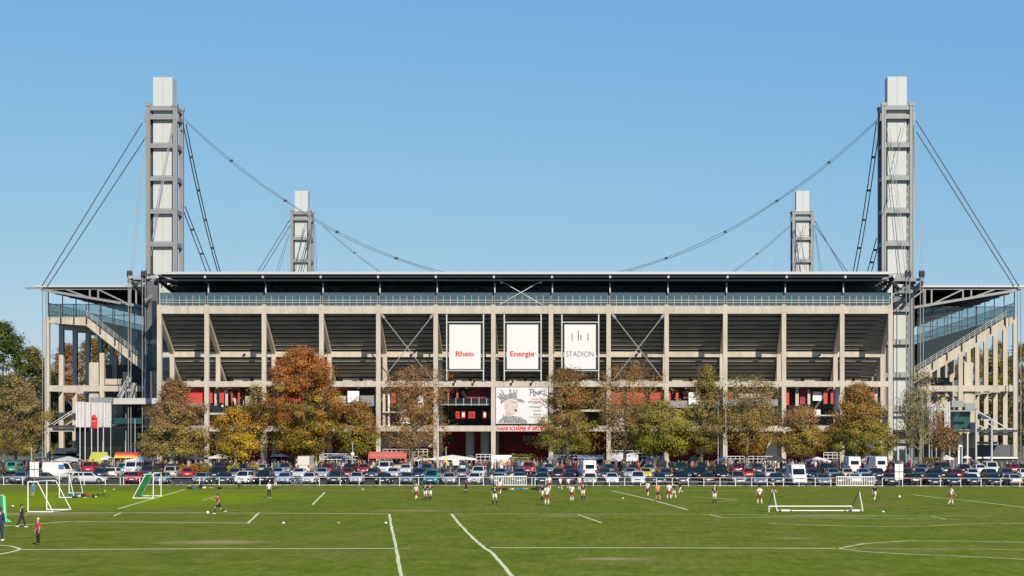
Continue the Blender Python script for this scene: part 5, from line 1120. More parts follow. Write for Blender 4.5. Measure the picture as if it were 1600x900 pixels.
person(1116.5, 787, 29, 'stand', 'black shirt and white shorts standing alone in the right half', 'black', 'white', 'black', rz=B_, hair='blond', number='10')
person(1187, 788.5, 30, 'wide', 'white shirt and dark red shorts standing legs apart left of the tipped goal', rz=B_, number='8')
person(1209, 771, 21, 'armsup', 'white shirt and red shorts leaping with raised arms by the tipped goal', rz=-B_/2)
person(1366.8, 783, 27, 'walk', 'black shirt and white shorts by the right picket barrier', 'black', 'white', 'white', rz=B_*.8)
person(1486, 790, 32, 'walk', 'white shirt and red shorts walking, rightmost player', 'white', 'red', rz=B_*.6)
G2 = 'onlookers by the fence'
person(799, 757.5, 19, 'walk', 'woman in pale jacket and jeans by the left picket barrier', 'offwhite', 'jeans', rz=B_*.9, tro=True, lng=True, longhair=True, group=G2, D=252)
person(824, 757, 19, 'stand', 'person in black at the left picket barrier, left of a pair', 'black', 'black', rz=0, tro=True, lng=True, group=G2, D=251)
person(829, 757, 20, 'stand', 'taller person in black at the left picket barrier, right of a pair', 'black', 'black', rz=.3, tro=True, lng=True, group=G2, D=251)
person(768.5, 757, 18, 'stand', 'person in a light top left of the left picket barrier', 'offwhite', 'grey', rz=.2, tro=True, group=G2, D=249)
person(1364, 757, 18, 'stand', 'person in dark clothes right of the right picket barrier', 'dark', 'dark', rz=.2, tro=True, lng=True, group=G2, D=248)
person(43, 757, 18, 'stand', 'dark clothed adult behind the blue child, by the white goals', 'dark', 'dark', rz=.3, tro=True, lng=True, group=G2, D=248)
# market visitors one can pick out by their clothes
G3 = 'visitors at the market stalls'
for x, y, h, c, l, D, lab in ((1422, 738, 21, 'magenta', 'dark', 300, 'visitor in a magenta jacket under the nearly bare tree'), (693, 738, 19, 'orange', 'dark', 303, 'visitor in an orange jacket right of the airy brown tree'), (795, 741, 21, 'orange', 'jeans', 297, 'visitor in an orange top in front of the white board'),
    (811, 741, 19, 'blue', 'jeans', 299, 'visitor in bright blue beside the plant stand'), (728, 738, 19, 'red', 'jeans', 303, 'visitor in red right of the blue boards'), (145, 733, 19, 'red', 'dark', 305, 'visitor in red under the lime green tent'), (946, 737, 19, 'red', 'dark', 305, 'visitor in red next to the grey awning'),
    (267, 735, 20, 'white', 'jeans', 303, 'visitor in white by the first facade column'), (249, 736, 19, 'black', 'black', 303, 'visitor in black at the foot of the first column'), (672, 738, 19, 'white', 'jeans', 303, 'visitor in white between two cars by the airy tree'), (1144, 739, 19, 'lightblue', 'jeans', 303, 'visitor in turquoise near the pale forked tree'), (1137, 738, 19, 'pink', 'dark', 303, 'visitor in pink near the pale forked tree'),
    (834, 741, 22, 'pink', 'offwhite', 297, 'woman in pink beside the red off-roader'), (463, 737, 20, 'navy', 'jeans', 300, 'visitor in navy left of the cream van'), (716, 738, 19, 'offwhite', 'grey', 302, 'visitor in beige by the small white sign board'), (1270, 741, 18, 'offwhite', 'dark', 301, 'visitor in pale top behind the tall white van'), (44, 732, 18, 'pink', 'dark', 308, 'visitor in pink below the far left tree'), (1463, 739, 18, 'navy', 'navy', 302, 'visitor in navy next to the orange van'), (1525, 738, 18, 'black', 'dark', 303, 'visitor in black at the right canopy pole'), (1007, 735, 18, 'navy', 'jeans', 304, 'visitor in navy by the clear dome tents')):
    person(x, y, h, rnd.choice(('stand', 'walk', 'stand')), lab, c, l, rz=rnd.uniform(-2, 2), tro=True, lng=True, group=G3, D=D, hair=rnd.choice(('brown', 'blond', 'black')))
# the crowd itself: low figures, nobody could count them
def crowd(n, seed):
    g = random.Random(seed); V, Fc, Cc = [], [], []
    pal = [(.03,.03,.035)]*5+[(.06,.05,.045)]*3+[(.03,.045,.09)]*3+[(.35,.33,.30), (.5,.48,.45), (.30,.03,.03), (.25,.15,.08), (.10,.12,.10), (.45,.15,.08), (.15,.2,.28), (.12,.08,.06), (.3,.25,.2), (.08,.16,.12), (.55, .5, .4)]
    for i in range(n):
        px = g.uniform(-20, 1640); D = g.uniform(302, 322) if g.random() < .5 else g.uniform(296.5, 301.5)
        if px > 1470 and g.random() < .6: continue
        X_, h = PX(px, D), g.uniform(1.5, 1.85); a = g.uniform(0, 6.28); ca, sa = math.cos(a), math.sin(a); c1, c2 = g.choice(pal), g.choice(pal[:12]); sk = (.45, .28, .20) if g.random() < .8 else (.3, .2, .15); hr = g.choice([(.03,.02,.015), (.06,.04,.02), (.35,.28,.16), (.25,.25,.25)])
        def ring(pts, col, n_=6):
            b0 = len(V)
            for (cx, cy, z, rx, ry) in pts:
                for j in range(n_):
                    t = 2*math.pi*j/n_; x_, y_ = cx+rx*math.cos(t), cy+ry*math.sin(t); V.append((X_+x_*ca-y_*sa, D+x_*sa+y_*ca, z*h/1.8+.75)); Cc.append((*col, 1))
            for k in range(len(pts)-1):
                for j in range(n_): Fc.append((b0+k*n_+j, b0+k*n_+(j+1) % n_, b0+(k+1)*n_+(j+1) % n_, b0+(k+1)*n_+j))
            Fc.append(tuple(b0+(len(pts)-1)*n_+j for j in range(n_)))
        st = g.uniform(.02, .22)
        ring([(.1, -st, 0, .06, .1), (.1, 0, .5, .07, .08), (.08, 0, .95, .1, .11)], c2, 5); ring([(-.1, st, 0, .06, .1), (-.1, 0, .5, .07, .08), (-.08, 0, .95, .1, .11)], c2, 5)
        ring([(0, 0, .85, .17, .13), (0, 0, 1.15, .17, .13), (0, 0, 1.40, .22, .13), (0, 0, 1.52, .08, .07)], c1, 7)
        for s_ in (-1, 1): f = g.uniform(0, .3); ring([(.23*s_, -f, .85, .04, .04), (.25*s_, -f*.3, 1.15, .05, .05), (.21*s_, 0, 1.45, .06, .06)], c1, 4)
        ring([(0, 0, 1.5, .05, .05), (0, -.01, 1.60, .085, .09), (0, 0, 1.68, .09, .1)], sk, 6); ring([(0, .02, 1.64, .093, .10), (0, .02, 1.74, .09, .09), (0, .01, 1.8, .03, .03)], hr, 6)
    me = bpy.data.meshes.new('crowd'); me.from_pydata(V, [], Fc); ca_ = me.color_attributes.new('Col', 'FLOAT_COLOR', 'POINT'); ca_.data.foreach_set('color', np.array(Cc).ravel()); me.materials.append(M['vcol'])
    me.polygons.foreach_set('use_smooth', [True]*len(me.polygons)); o = bpy.data.objects.new('crowd', me); COL.objects.link(o); return o
tag(crowd(950, 4), 'dense crowd of market visitors between the stalls at the foot of the stadium', 'crowd', kind='stuff')
# ================================================================== FENCE AND BARRIERS
FD = lambda X: ED(X)-2.2
FT = thing('fence', 'long white rail fence along the far side of the pitch', 'fence', (PX(800, 244), 244, 0))
def rail(x0, x1, z, r=.024):
    n = max(1, int((x1-x0)/160)); 
    for i in range(n):
        a, b = PX(x0+(x1-x0)*i/n, 244), PX(x0+(x1-x0)*(i+1)/n, 244)-.02; MB().tube([(a, FD(a), z), (b, FD(b), z)], r, 6).build('rail', M['white'], FT)
rail(-60, 772, 1.06); rail(822, 1303, 1.06); rail(1375, 1680, 1.06); rail(902, 1303, .55, .018)
for x in [-40, -10, 20.5, 183.5, 209.5, 336.5, 401.6, 496, 529, 559, 592, 623, 653, 717, 755, 836, 853, 905, 927, 952, 976, 1001, 1025.5, 1050, 1075, 1099, 1124, 1148, 1173, 1197, 1222, 1246, 1271, 1295, 1374, 1405, 1433, 1463, 1494, 1525, 1555, 1584, 1615, 1645, 120, 154, 241, 305, 178, 831]:
    a = PX(x, 244); MB().tube([(a, FD(a), 0), (a, FD(a), 1.08)], .045, 6).build('post', M['white'], FT)
for lab, x0, x1 in (('left', 773, 822.5), ('right', 1304, 1363)):
    T = thing('picket_barrier', 'white slatted picket barrier in the fence, %s one' % lab, 'barrier', (PX((x0+x1)/2, 245), FD(PX((x0+x1)/2, 245)), 0), group='white picket barriers')
    a, b = PX(x0, 244), PX(x1, 244); n = int((b-a)/.21); y = FD((a+b)/2)+.15
    for z in (.12, 1.22): MB().box(a, b, y, y+.06, z-.05, z+.05).build('rail', M['white'], T)
    for i in range(n+1): x = a+(b-a)*i/n; MB().box(x-.032, x+.032, y-.03, y-.001, .1, 1.28).build('picket', M['white'], T)
for lab, x0, x1, yt, yb, D in (('left', 47, 60.8, 722, 745, 245.5), ('right', 1398.2, 1411, 725, 749.5, 241.5)):
    T = thing('sign_post', 'four square white panels on a thin post, %s side of the fence' % lab, 'sign', (PX((x0+x1)/2, D), D, 0), group='white panel signs')
    X0, X1, Z0, Z1 = PX(x0, D), PX(x1, D), PZ(yb, D), PZ(yt, D); xm, zm = (X0+X1)/2, (Z0+Z1)/2
    MB().tube([(xm, D, 0), (xm, D, Z1+.1)], .05, 6).build('post', M['steel'], T)
    for a, b in ((X0, xm-.05), (xm+.05, X1)):
        for c, d in ((Z0, zm-.05), (zm+.05, Z1)): MB().box(a, b, D-.12, D-.07, c, d).build('panel', M['white'], T)
# ================================================================== GOALS, BALLS, BICYCLES
def G(x, y): D = PD(y); return Vector((PX(x, D), D, 0))
def goal(label, near, far, h, base, topd, net=None, sgn=1, r=.048):
    """near/far: ground points of the two posts; base/topd: how far ground bar and top bar run to the side"""
    T = thing('football_goal', label, 'goal', near, group='portable football goals')
    A, B = Vector(near), Vector(far); dx = Vector((sgn, 0, 0)); up = Vector((0, 0, h))
    def tb(nm, *p, rr=r, m='white'): MB().tube([Vector(q) for q in p], rr, 8).build(nm, M[m], T)
    lift = Vector((0, 0, r))
    for P in (A, B):
        tb('post', P, P+up); tb('base_bar', P+lift, P+dx*base+lift); tb('top_stay', P+up, P+dx*topd+up, rr=r*.8); tb('stay', P+dx*topd+up, P+dx*base+lift, rr=r*.8)
    tb('crossbar', A+up, B+up); tb('back_bar', A+dx*base+lift, B+dx*base+lift, rr=r*.8)
    if net:
        s = MB(); q = [A+dx*topd+up, B+dx*topd+up, B+dx*(base*.72+topd*.28)+up*.28, A+dx*(base*.72+topd*.28)+up*.28, B+dx*base*.98+lift, A+dx*base*.98+lift]
        s.poly(q, [(0, 1, 2, 3), (3, 2, 4, 5)]); s.build('net', M[net], T)
    return T
goal('nearest white frame goal on the left, empty, seen from its side', G(43.7, 800.5), G(73, 797), 2.50, 2.05, .78)
goal('farther white frame goal by the bags, dark net hanging in it', G(92.7, 778), G(108, 771), 2.30, 1.5, 1.0, 'netdark', r=.05)
goal('goal with a bright green net left of the middle', G(239.4, 779), G(251.6, 775.5), 2.45, -2.05, -.75, 'netgreen')
T = goal('green netted goal cut off by the left edge', G(3.6, 817.5), G(-30, 830), 2.02, .18, .06, 'netgreen')
s = MB(); a = G(6, 816); s.poly([a+Vector((-.08, 0, 1.92)), a+Vector((.10, .1, 1.90)), a+Vector((.17, .1, .28)), a+Vector((.56, .15, .02)), a+Vector((-.06, 0, .02))], [(0, 1, 2, 3, 4)]); s.build('net', M['netgreen'], T)
# the tipped goal on the right
T = thing('football_goal', 'white goal tipped over on its front in the right half, triangular ends up', 'goal', G(1280, 799), group='portable football goals')
D1_, D2_ = PD(799), PD(799)-2.0
pA0, pA1 = Vector((PX(1214, D1_), D1_, .06)), Vector((PX(1348, D1_), D1_, .06))
pB0, pB1 = Vector((PX(1201, D2_), D2_, PZ(791, D2_))), Vector((PX(1331, D2_), D2_, PZ(791, D2_)))
pC0, pC1 = Vector((PX(1208, D1_-.8), D1_-.8, PZ(767.5, D1_-.8))), Vector((PX(1342.5, D1_-.8), D1_-.8, PZ(767.5, D1_-.8)))
for nm, a, b, r, m in (('crossbar', pA0, pA1, .05, 'white'), ('back_bar', pB0, pB1, .05, 'white'), ('post', pC0, pA0, .065, 'white'), ('post', pC1, pA1, .065, 'white'), ('stay', pC0, pB0, .055, 'steel_dark'), ('stay', pC1, pB1, .055, 'steel_dark'),
                       ('leg', pB0, Vector((pB0.x+.05, D2_+.2, 0)), .05, 'white'), ('leg', pB1, Vector((pB1.x+.08, D2_+.5, .02)), .05, 'white'), ('stay', pB1+Vector((-.35, 0, -.02)), Vector((pB1.x+.05, D2_+.5, .2)), .03, 'white'), ('stay', pB0+Vector((.35, 0, -.02)), Vector((pB0.x+.05, D2_+.3, .2)), .03, 'white')):
    MB().tube([a, b], r, 8).build(nm, M[m], T)
for x0, x1 in ((1218, 1237), (1327, 1346)):
    a, b = PX(x0, D1_), PX(x1, D1_); s = MB(); s.box(a, b, D1_-.35, D1_-.1, .02, .16); s.build('counterweight', M['white'], T)
    s = MB(); 
    for x in (a+.08, b-.08): s.lathe([(.09, -.03), (.09, .03)], 10, (x, D1_-.45, .09), 'x')
    s.build('wheel', M['rubber'], T)
def ball(x, y, r, lab, m='white', cat='ball'):
    p = G(x, y); T = thing('football' if cat == 'ball' else 'marker_cone', lab, cat, p)
    pr = [(max(.002, r*math.sin(t)), r-r*math.cos(t)) for t in [math.pi*i/8 for i in range(9)]] if cat == 'ball' else [(r, 0), (r*.9, r*.25), (r*.35, r*.8), (.01, r*.82)]
    MB().lathe(pr, 12).build('shell' if cat == 'ball' else 'cone_body', M[m], T, smooth=True, local=True)
    if cat == 'ball':
        s = MB()
        for a in range(5): t = a*1.257; s.lathe([(r*.3, 0), (r*.28, .012)], 5, (r*.9*math.cos(t), r*.9*math.sin(t), r), 'x' if abs(math.cos(t)) > .7 else 'y')
        s.build('panel', M['plastic_black'], T, local=True)
ball(324.5, 803.5, .13, 'white football at the feet of the running player'); ball(1405.5, 778, .13, 'white football lying alone in the right half')
M['orange_plastic'] = mat('orange_plastic', (.75, .25, .04), .5); M['yellow_plastic'] = mat('yellow_plastic', (.75, .65, .15), .5)
for x, y, m, lab in ((443, 817.5, 'white', 'pale marker cone on the left pitch, left one of three'), (529, 817.5, 'orange_plastic', 'orange marker cone between two pale ones'), (603, 817.5, 'white', 'pale marker cone close to the painted line corner'), (973, 779, 'yellow_plastic', 'pale yellow marker left of the orange vest person'), (178, 765, 'yellow_plastic', 'yellow marker in the lush grass left of the green goal'), (164, 767.5, 'yellow_plastic', 'yellow marker in the lush grass above the bicycle'),
                     (1380, 800, 'white', 'pale marker right of the tipped goal'), (20, 791, 'white', 'pale marker right of the left edge goal'), (567, 765, 'white', 'small pale marker on the far line')):
    ball(x, y, .13, lab, m, 'cone')
def bicycle(x, y, D, rz, lab, col=(.03, .03, .03), lying=False, s_=1.):
    T = thing('bicycle', lab, 'bicycle', (PX(x, D), D, .05 if lying else 0), rz, 'bicycles'); 
    if lying: T.rotation_euler = (R(68), 0, rz)
    T.scale = (s_,)*3
    fm = M['plastic_black'] if col[0] < .1 else M['steel_light']
    for wx in (-.52, .52):
        s = MB(); n = 20; s.tube([(wx+.33*math.cos(2*math.pi*i/n), 0, .34+.33*math.sin(2*math.pi*i/n)) for i in range(n+1)], .022, 5, cap=False)
        wh = s.build('wheel', M['rubber'], T, local=True)
        s = MB()
        for i in range(8): a = 2*math.pi*i/8; s.tube([(wx, 0, .34), (wx+.32*math.cos(a), 0, .34+.32*math.sin(a))], .006, 3)
        s.build('spoke', M['steel_light'], wh, local=True)
    s = MB()
    for a, b in (((-.52, 0, .34), (-.1, 0, .32)), ((-.1, 0, .32), (-.22, 0, .82)), ((-.52, 0, .34), (-.2, 0, .75)), ((-.1, 0, .32), (.36, 0, .78)), ((-.2, 0, .76), (.34, 0, .85)), ((.33, 0, .95), (.52, 0, .34))): s.tube([a, b], .022, 6)
    s.build('frame', fm, T, local=True)
    s = MB(); s.box(-.32, -.1, -.07, .07, .84, .89); s.build('saddle', M['plastic_black'], T, local=True)
    s = MB(); s.tube([(.27, -.28, 1.02), (.33, 0, .96), (.27, .28, 1.02)], .016, 6); s.build('handlebar', M['plastic_black'], T, local=True)
bicycle(158, 777, 199, .1, 'black bicycle lying on the grass right of the bags', lying=True)
bicycle(691, 757, 247.6, .1, 'bicycle leaning on the fence in front of the teal van')
bicycle(654, 757, 248, -.1, 'bicycle leaning on the fence left of the teal van')
bicycle(277, 757, 248.5, .2, 'bicycle with red parts leaning on the fence right of the green goal')
bicycle(464, 757, 247, .1, 'pale bicycle at the fence between two cars right of the big orange tree', (.5, .5, .5))
bicycle(43, 757, 249, 0, 'bicycle at the fence behind the blue child')
bicycle(742, 757, 247.2, .1, 'bicycle at the fence before the white hatchback')
bicycle(1545, 757, 246, .1, 'bicycle by the fence near the right edge')
def bag(x, y, w_, h_, c, lab, D=None):
    D = D or PD(y); T = thing('sports_bag', lab, 'bag', (PX(x, D), D, 0), rnd.uniform(-.4, .4), 'bags lying beside the pitch')
    W, H = w_*D/F, h_*D/F; s = MB()
    rows = [(-.5, .35), (-.42, .8), (-.15, 1.), (.15, .95), (.4, .75), (.5, .35)]
    n = 8; P = []
    for t, f in rows:
        for j in range(n): a = 2*math.pi*j/n; P.append((t*W, math.cos(a)*.22*f*(1+.1*rnd.random()), H*.5+math.sin(a)*H*.5*f*(1+.1*rnd.random())))
    s.poly(P, [(i*n+j, i*n+(j+1) % n, (i+1)*n+(j+1) % n, (i+1)*n+j) for i in range(len(rows)-1) for j in range(n)]+[tuple(range(n))[::-1], tuple(range(5*n, 6*n))])
    o = s.build('bag_body', M['cloth'], T, smooth=True, local=True); o.color = (*c, 1)
    MB().tube([(-W*.3, -.15, H*.8), (0, -.2, H*.95), (W*.3, -.15, H*.8)], .02, 5).build('handle', M['plastic_black'], T, local=True)
K, NV, BL, RD, WH, TN, GY = (.02,.02,.025), (.02,.03,.08), (.02,.2,.4), (.4,.05,.05), (.6,.6,.6), (.4,.25,.12), (.15,.15,.16)
for x, y, w_, h_, c, lab in ((104, 777, 6, 2, NV, 'flat navy bag at the left end of the pile by the goals'), (110, 777, 8, 5, BL, 'blue bag in the pile by the goals'), (117, 778, 8, 3, K, 'black bag in the pile by the goals, just right of the blue one'), (124, 777, 5, 4, WH, 'white bag in the pile by the goals'), (130, 776.5, 7, 5.5, K, 'bulky black bag in the pile by the goals'), (136, 776, 9, 5, RD, 'red and dark bag in the pile by the goals'), (133, 778, 5, 2, WH, 'small pale bag in front of the red one'), (146, 777.5, 4, 5, K, 'upright black bag at the right end of the pile by the goals'), (150, 777.5, 4, 3, WH, 'small white bag beside the lying bicycle'),
    (297, 764, 8, 3, K, 'black bag left end of the heap below the yellow tree'), (303, 764.5, 5, 3.5, BL, 'turquoise bag in the heap below the yellow tree'), (308, 760, 8, 4, TN, 'tan blanket roll at the fence'), (314, 763, 7, 6, K, 'tall black bag in the heap below the yellow tree'), (319, 764, 6, 4, WH, 'white bag in the heap below the yellow tree'), (330, 764, 7, 3.5, TN, 'beige bag right of the white one below the yellow tree'), (343, 764.5, 7, 4, K, 'black bag at the right end of the heap'), (295, 761, 8, 4, TN, 'orange-tan coat left of the heap'),
    (789, 766, 9, 4, K, 'dark bag behind the numbered player'), (797, 766, 5, 3.5, TN, 'tan bag under the woman in jeans'), (801, 766, 4, 4, WH, 'white bag under the woman in jeans'), (809, 766.5, 4, 4, BL, 'blue bag left of the tan coats'), (815, 766, 5, 4.5, BL, 'darker blue bag beside the tan coats'), (821, 765.5, 7, 4, TN, 'heap of tan coats on the far touchline'), (833, 765.5, 7, 3.5, K, 'flat black bag left of the big black one'), (840, 766, 9, 5, K, 'big black bag beside the black shirted player')):
    bag(x, y, w_, h_, c, lab)
# ================================================================== MARKET STALLS, TENTS, FLAGS, POLES
def stallbox(nm, T, x0, x1, y0, y1, D, th, m, colr=None, name=None):
    o = box(nm, M[m], T, PX(x0, D), PX(x1, D), D, D+th, max(0, PZ(y1, D)), PZ(y0, D))
    if colr: o.color = (*colr, 1)
    return o
def awning(x0, x1, yt, yb, D, cols, lab, depth=3., name='awning_stall', cat='stall'):
    """striped sloping awning on poles, counter below"""
    T = thing(name, lab, cat, (PX((x0+x1)/2, D), D+1, .76), group='market stalls')
    a, b, zt, zb = PX(x0, D), PX(x1, D), PZ(yt, D), PZ(yb, D); n = len(cols)
    for i, c in enumerate(cols):
        f0, f1 = i/n, (i+1)/n; s = MB(); ya, yb_ = D+depth*.35*(1-f0), D+depth*.35*(1-f1); za, zb_ = zt+(zb-zt)*f0, zt+(zb-zt)*f1
        s.poly([(a, ya, za), (b, ya, za), (b, yb_, zb_), (a, yb_, zb_), (a, ya+.05, za-.03), (b, ya+.05, za-.03), (b, yb_+.05, zb_-.03), (a, yb_+.05, zb_-.03)], [(0, 1, 2, 3), (7, 6, 5, 4), (0, 4, 5, 1), (3, 2, 6, 7), (0, 3, 7, 4), (1, 5, 6, 2)])
        o = s.build('awning_cloth', M['canvas'], T); o.color = (*c, 1)
    s = MB(); s.poly([(a, D+depth*.35, zt), (b, D+depth*.35, zt), (b, D+depth, zb+.1), (a, D+depth, zb+.1)], [(0, 1, 2, 3)]); o = s.build('roof_cloth', M['canvas'], T); o.color = (*cols[0], 1)
    k = max(2, int((b-a)/3)+1)
    for i in range(k):
        x = a+.05+(b-a-.1)*i/(k-1); box('pole', M['steel_light'], T, x-.03, x+.03, D+.1, D+.16, 0, zb); box('pole', M['steel_light'], T, x-.03, x+.03, D+depth-.1, D+depth-.04, 0, zb)
    box('counter', M['concrete_plain'], T, a+.2, b-.2, D+1.2, D+1.9, .7, 1.75)
    s = MB(); g = random.Random(int(x0)); x = a+.3
    while x < b-.5: w_ = g.uniform(.15, .5); s.box(x, x+w_, D+1.25, D+1.25+g.uniform(.2, .5), 1.75, 1.75+g.uniform(.1, .4)); x += w_+g.uniform(.05, .3)
    o = s.build('goods', M['cloth'], T); o.color = (.25, .18, .12, 1); return T
def tent(x0, x1, yt, yb, D, c, lab, valance=.25, pointed=True):
    T = thing('market_tent', lab, 'tent', (PX((x0+x1)/2, D), D+1.5, .76), group='market tents')
    a, b, zt, zb = PX(x0, D), PX(x1, D), PZ(yt, D), PZ(yb, D); w_ = b-a; n = max(1, round(w_/5.5)); d = 3.2
    for i in range(n):
        p, q = a+w_*i/n, a+w_*(i+1)/n-.03; m_ = (p+q)/2; s = MB(); tp = [(m_-.08, D+d/2-.08, zt), (m_+.08, D+d/2-.08, zt), (m_+.08, D+d/2+.08, zt), (m_-.08, D+d/2+.08, zt)] if pointed else [(p+.2, D+d/2, zt), (q-.2, D+d/2, zt), (q-.2, D+d/2+.1, zt), (p+.2, D+d/2+.1, zt)]
        s.poly([(p, D, zb), (q, D, zb), (q, D+d, zb), (p, D+d, zb)]+tp, [(0, 1, 5, 4), (1, 2, 6, 5), (2, 3, 7, 6), (3, 0, 4, 7), (4, 5, 6, 7)])
        for e in ((p, q, D, D+.02), (p, q, D+d-.02, D+d)): s.box(e[0], e[1], e[2], e[3], zb-valance, zb)
        o = s.build('roof_cloth', M['canvas'], T); o.color = (*c, 1)
        for x in (p+.04, q-.04):
            for y in (D+.05, D+d-.05): box('pole', M['steel_light'], T, x-.03, x+.03, y-.03, y+.03, 0, zb-.05)
    return T
def parasol(x, yt, yb, hw, D, c, lab):
    X_ = PX(x, D); T = thing('parasol', lab, 'parasol', (X_, D, GZ(D)), group='parasols among the stalls'); zt, zb, r = PZ(yt, D)-.76, PZ(yb, D)-.76, hw*D/F
    s = MB(); s.lathe([(r, zb-zb), (r*.98, .02), (r*.5, (zt-zb)*.62), (.05, zt-zb)], 8, (0, 0, zb)); o = s.build('canopy', M['canvas'], T, local=True); o.color = (*c, 1)
    MB().tube([(0, 0, 0), (0, 0, zt+.1)], .04, 6).build('pole', M['steel_light'], T, local=True)
    s = MB()
    for k in range(8): t = math.pi*2*k/8; s.tube([(0, 0, zt-.1), (r*.97*math.cos(t), r*.97*math.sin(t), zb+.02)], .015, 3)
    s.build('rib', M['steel_light'], T, local=True)
    MB().lathe([(.3, 0), (.28, .12), (.05, .2)], 10).build('base', M['concrete_plain'], T, local=True)
cR, cY, cO, cW, cL, cG, cD = (.50, .03, .04), (.75, .50, .05), (.65, .20, .03), (.72, .70, .66), (.42, .45, .06), (.02, .28, .16), (.05, .05, .055)
awning(178, 231.5, 706.5, 715.5, 312, [(.42, .03, .04), (.62, .10, .05), (.72, .30, .04), (.78, .55, .06)], 'stall with a red, orange and yellow striped awning under the left pylon')
awning(575, 635, 706, 716.5, 298.5, [(.46, .10, .075), (.52, .13, .10), (.48, .105, .08)], 'stall with a plain red awning left of the airy brown tree')
awning(902, 944, 711, 717.5, 312, [(.35, .35, .36), (.6, .6, .6)], 'stall with a grey striped awning right of the concert poster')
awning(1440, 1468, 715, 727, 309, [(.75, .38, .02)]*2, 'stall with an orange-yellow side under the nearly bare tree', 2.)
tent(137, 166, 706.5, 722, 316, cL, 'lime green tent left of the striped awning', 1.2, False)
tent(84, 122, 713, 718.5, 314, (.5, .5, .48), 'low pale grey tent behind the white camper van')
tent(196, 240, 713.5, 719, 309, cW, 'white tent in front of the striped awning')
tent(157, 170, 712, 716, 314, cW, 'small white tent peak left of the striped awning')
tent(286, 320, 711, 716, 320, cD, 'dark grey tent right of the first column'); tent(326, 356, 709.5, 714, 322, cW, 'white tent behind the golden yellow tree')
tent(504, 552, 709, 714, 318, (.35, .36, .38), 'grey tent right of the big orange tree'); tent(526, 545, 716, 724, 312, (.6, .55, .42), 'cream tent with an open side right of the big orange tree')
tent(640, 668, 713, 718, 320, cW, 'white tent just right of the airy brown trunk'); tent(668, 744, 711, 716.5, 316, cW, 'long white tent row left of the white board')
tent(870, 900, 711, 719, 315, cD, 'black tent under the dark olive tree'); tent(850, 872, 713, 718, 320, (.3, .3, .3), 'grey tent right of the plant stand')
tent(955, 998, 709, 716, 322, cW, 'white flat roofed stand behind the airy reddish tree', .5, False)
tent(1118, 1150, 714, 719, 318, cW, 'white tent left of the pale forked tree'); tent(1196, 1230, 712, 718, 320, cD, 'dark tent behind the tall white van'); tent(1258, 1300, 714, 720, 320, cW, 'white tent right of the rust orange tree'); tent(1345, 1385, 709, 720, 312, cW, 'white tent behind the two rear-facing vans')
tent(1471, 1491, 711, 716, 309, (.70, .62, .58), 'small pale peaked pavilion right of the orange stall')
tent(1010, 1037, 711, 716, 318, (.3, .33, .42), 'blue-grey tent roof above the clear dome tents')
for x, yt, yb, hw, c, lab in ((437, 709, 713.5, 16, (.55, .5, .46), 'pale parasol left below the big orange tree'), (430, 713, 717, 12, cD, 'black parasol below the big orange tree'), (452, 713, 717, 13, cD, 'second black parasol, nearer the orange tree trunk'), (443, 720, 724, 7, (.4, .4, .4), 'small grey parasol between the black ones'),
                              (1084, 712, 719.5, 9.5, cG, 'green parasol left of the narrow tree trunk'), (1018, 716, 720, 8, (.5, .5, .55), 'grey parasol by the clear dome tents'), (1510, 712, 716, 9, cW, 'white parasol near the right canopy')):
    parasol(x, yt, yb, hw, 311, c, lab)
for x, lab in ((1014, 'clear plastic dome tent, left one'), (1033, 'clear plastic dome tent, right one')):
    D = 305; T = thing('dome_tent', lab, 'tent', (PX(x, D), D, GZ(D)), group='clear dome tents'); r = 7*D/F
    MB().lathe([(r, 0), (r*.98, 1.1), (r*.8, 1.8), (r*.4, 2.3), (.05, 2.45)], 12, (0, 0, 0)).build('cover', M['plasticsheet'], T, local=True)
    s = MB()
    for k in range(6): t = math.pi*2*k/6; s.tube([(r*1.01*math.cos(t), r*1.01*math.sin(t), 0), (r*.99*math.cos(t), r*.99*math.sin(t), 1.1), (r*.41*math.cos(t), r*.41*math.sin(t), 2.3)], .03, 4)
    s.build('frame', M['white'], T, local=True)
# white board with flame mark, plant stand, boards
D = 304; T = thing('display_board', 'tall white board with a small red and orange flame mark beside the plant stand', 'board', (PX(783, D), D, 0))
stallbox('board', T, 768, 799.5, 711, 732.5, D, .1, 'white')
for x in (769, 799): box('leg', M['steel'], T, PX(x, D)-.04, PX(x, D)+.04, D+.12, D+.2, 0, PZ(712, D))
s = MB()
for dx, h, x_ in ((0, 8, 784), (-2, 6, 782.4), (2, 6, 785.8)):
    s.poly([(PX(x_-.6, D), D-.02, PZ(720, D)), (PX(x_+.6, D), D-.02, PZ(720, D)), (PX(x_+dx*.3, D), D-.02, PZ(722-h, D))], [(0, 1, 2)])
s.build('emblem', M['letter_red'], T); s = MB(); s.poly([(PX(781.5, D), D-.015, PZ(720.5, D)), (PX(786.5, D), D-.015, PZ(720.5, D)), (PX(784, D), D-.015, PZ(728, D))], [(0, 2, 1)]); s.build('emblem', M['orange_plastic'], T)
s = MB(); s.box(PX(770.5, D), PX(777, D), D-.02, D-.01, PZ(719, D), PZ(717, D)); s.build('print_strokes', M['steel_light'], T)
D = 303; T = thing('plant_stand', 'open wooden stand hung with plants between the white board and the poster column', 'stall', (PX(820, D), D, 0), group='market stalls')
for x in (801, 825, 839.5): stallbox('post', T, x-.5, x+.5, 714, 740, D, .1, 'concrete_plain')
for y in (714.5, 720, 726): stallbox('shelf', T, 801, 839.5, y, y+.8, D+.02, .5, 'concrete_plain')
g = np.random.default_rng(8); n = 500; cen = np.stack([g.uniform(PX(800, D), PX(838, D), n), D+g.uniform(-.2, .5, n), g.choice([PZ(714, D), PZ(720, D), PZ(726, D)], n)+g.uniform(-.1, .45, n)], 1)
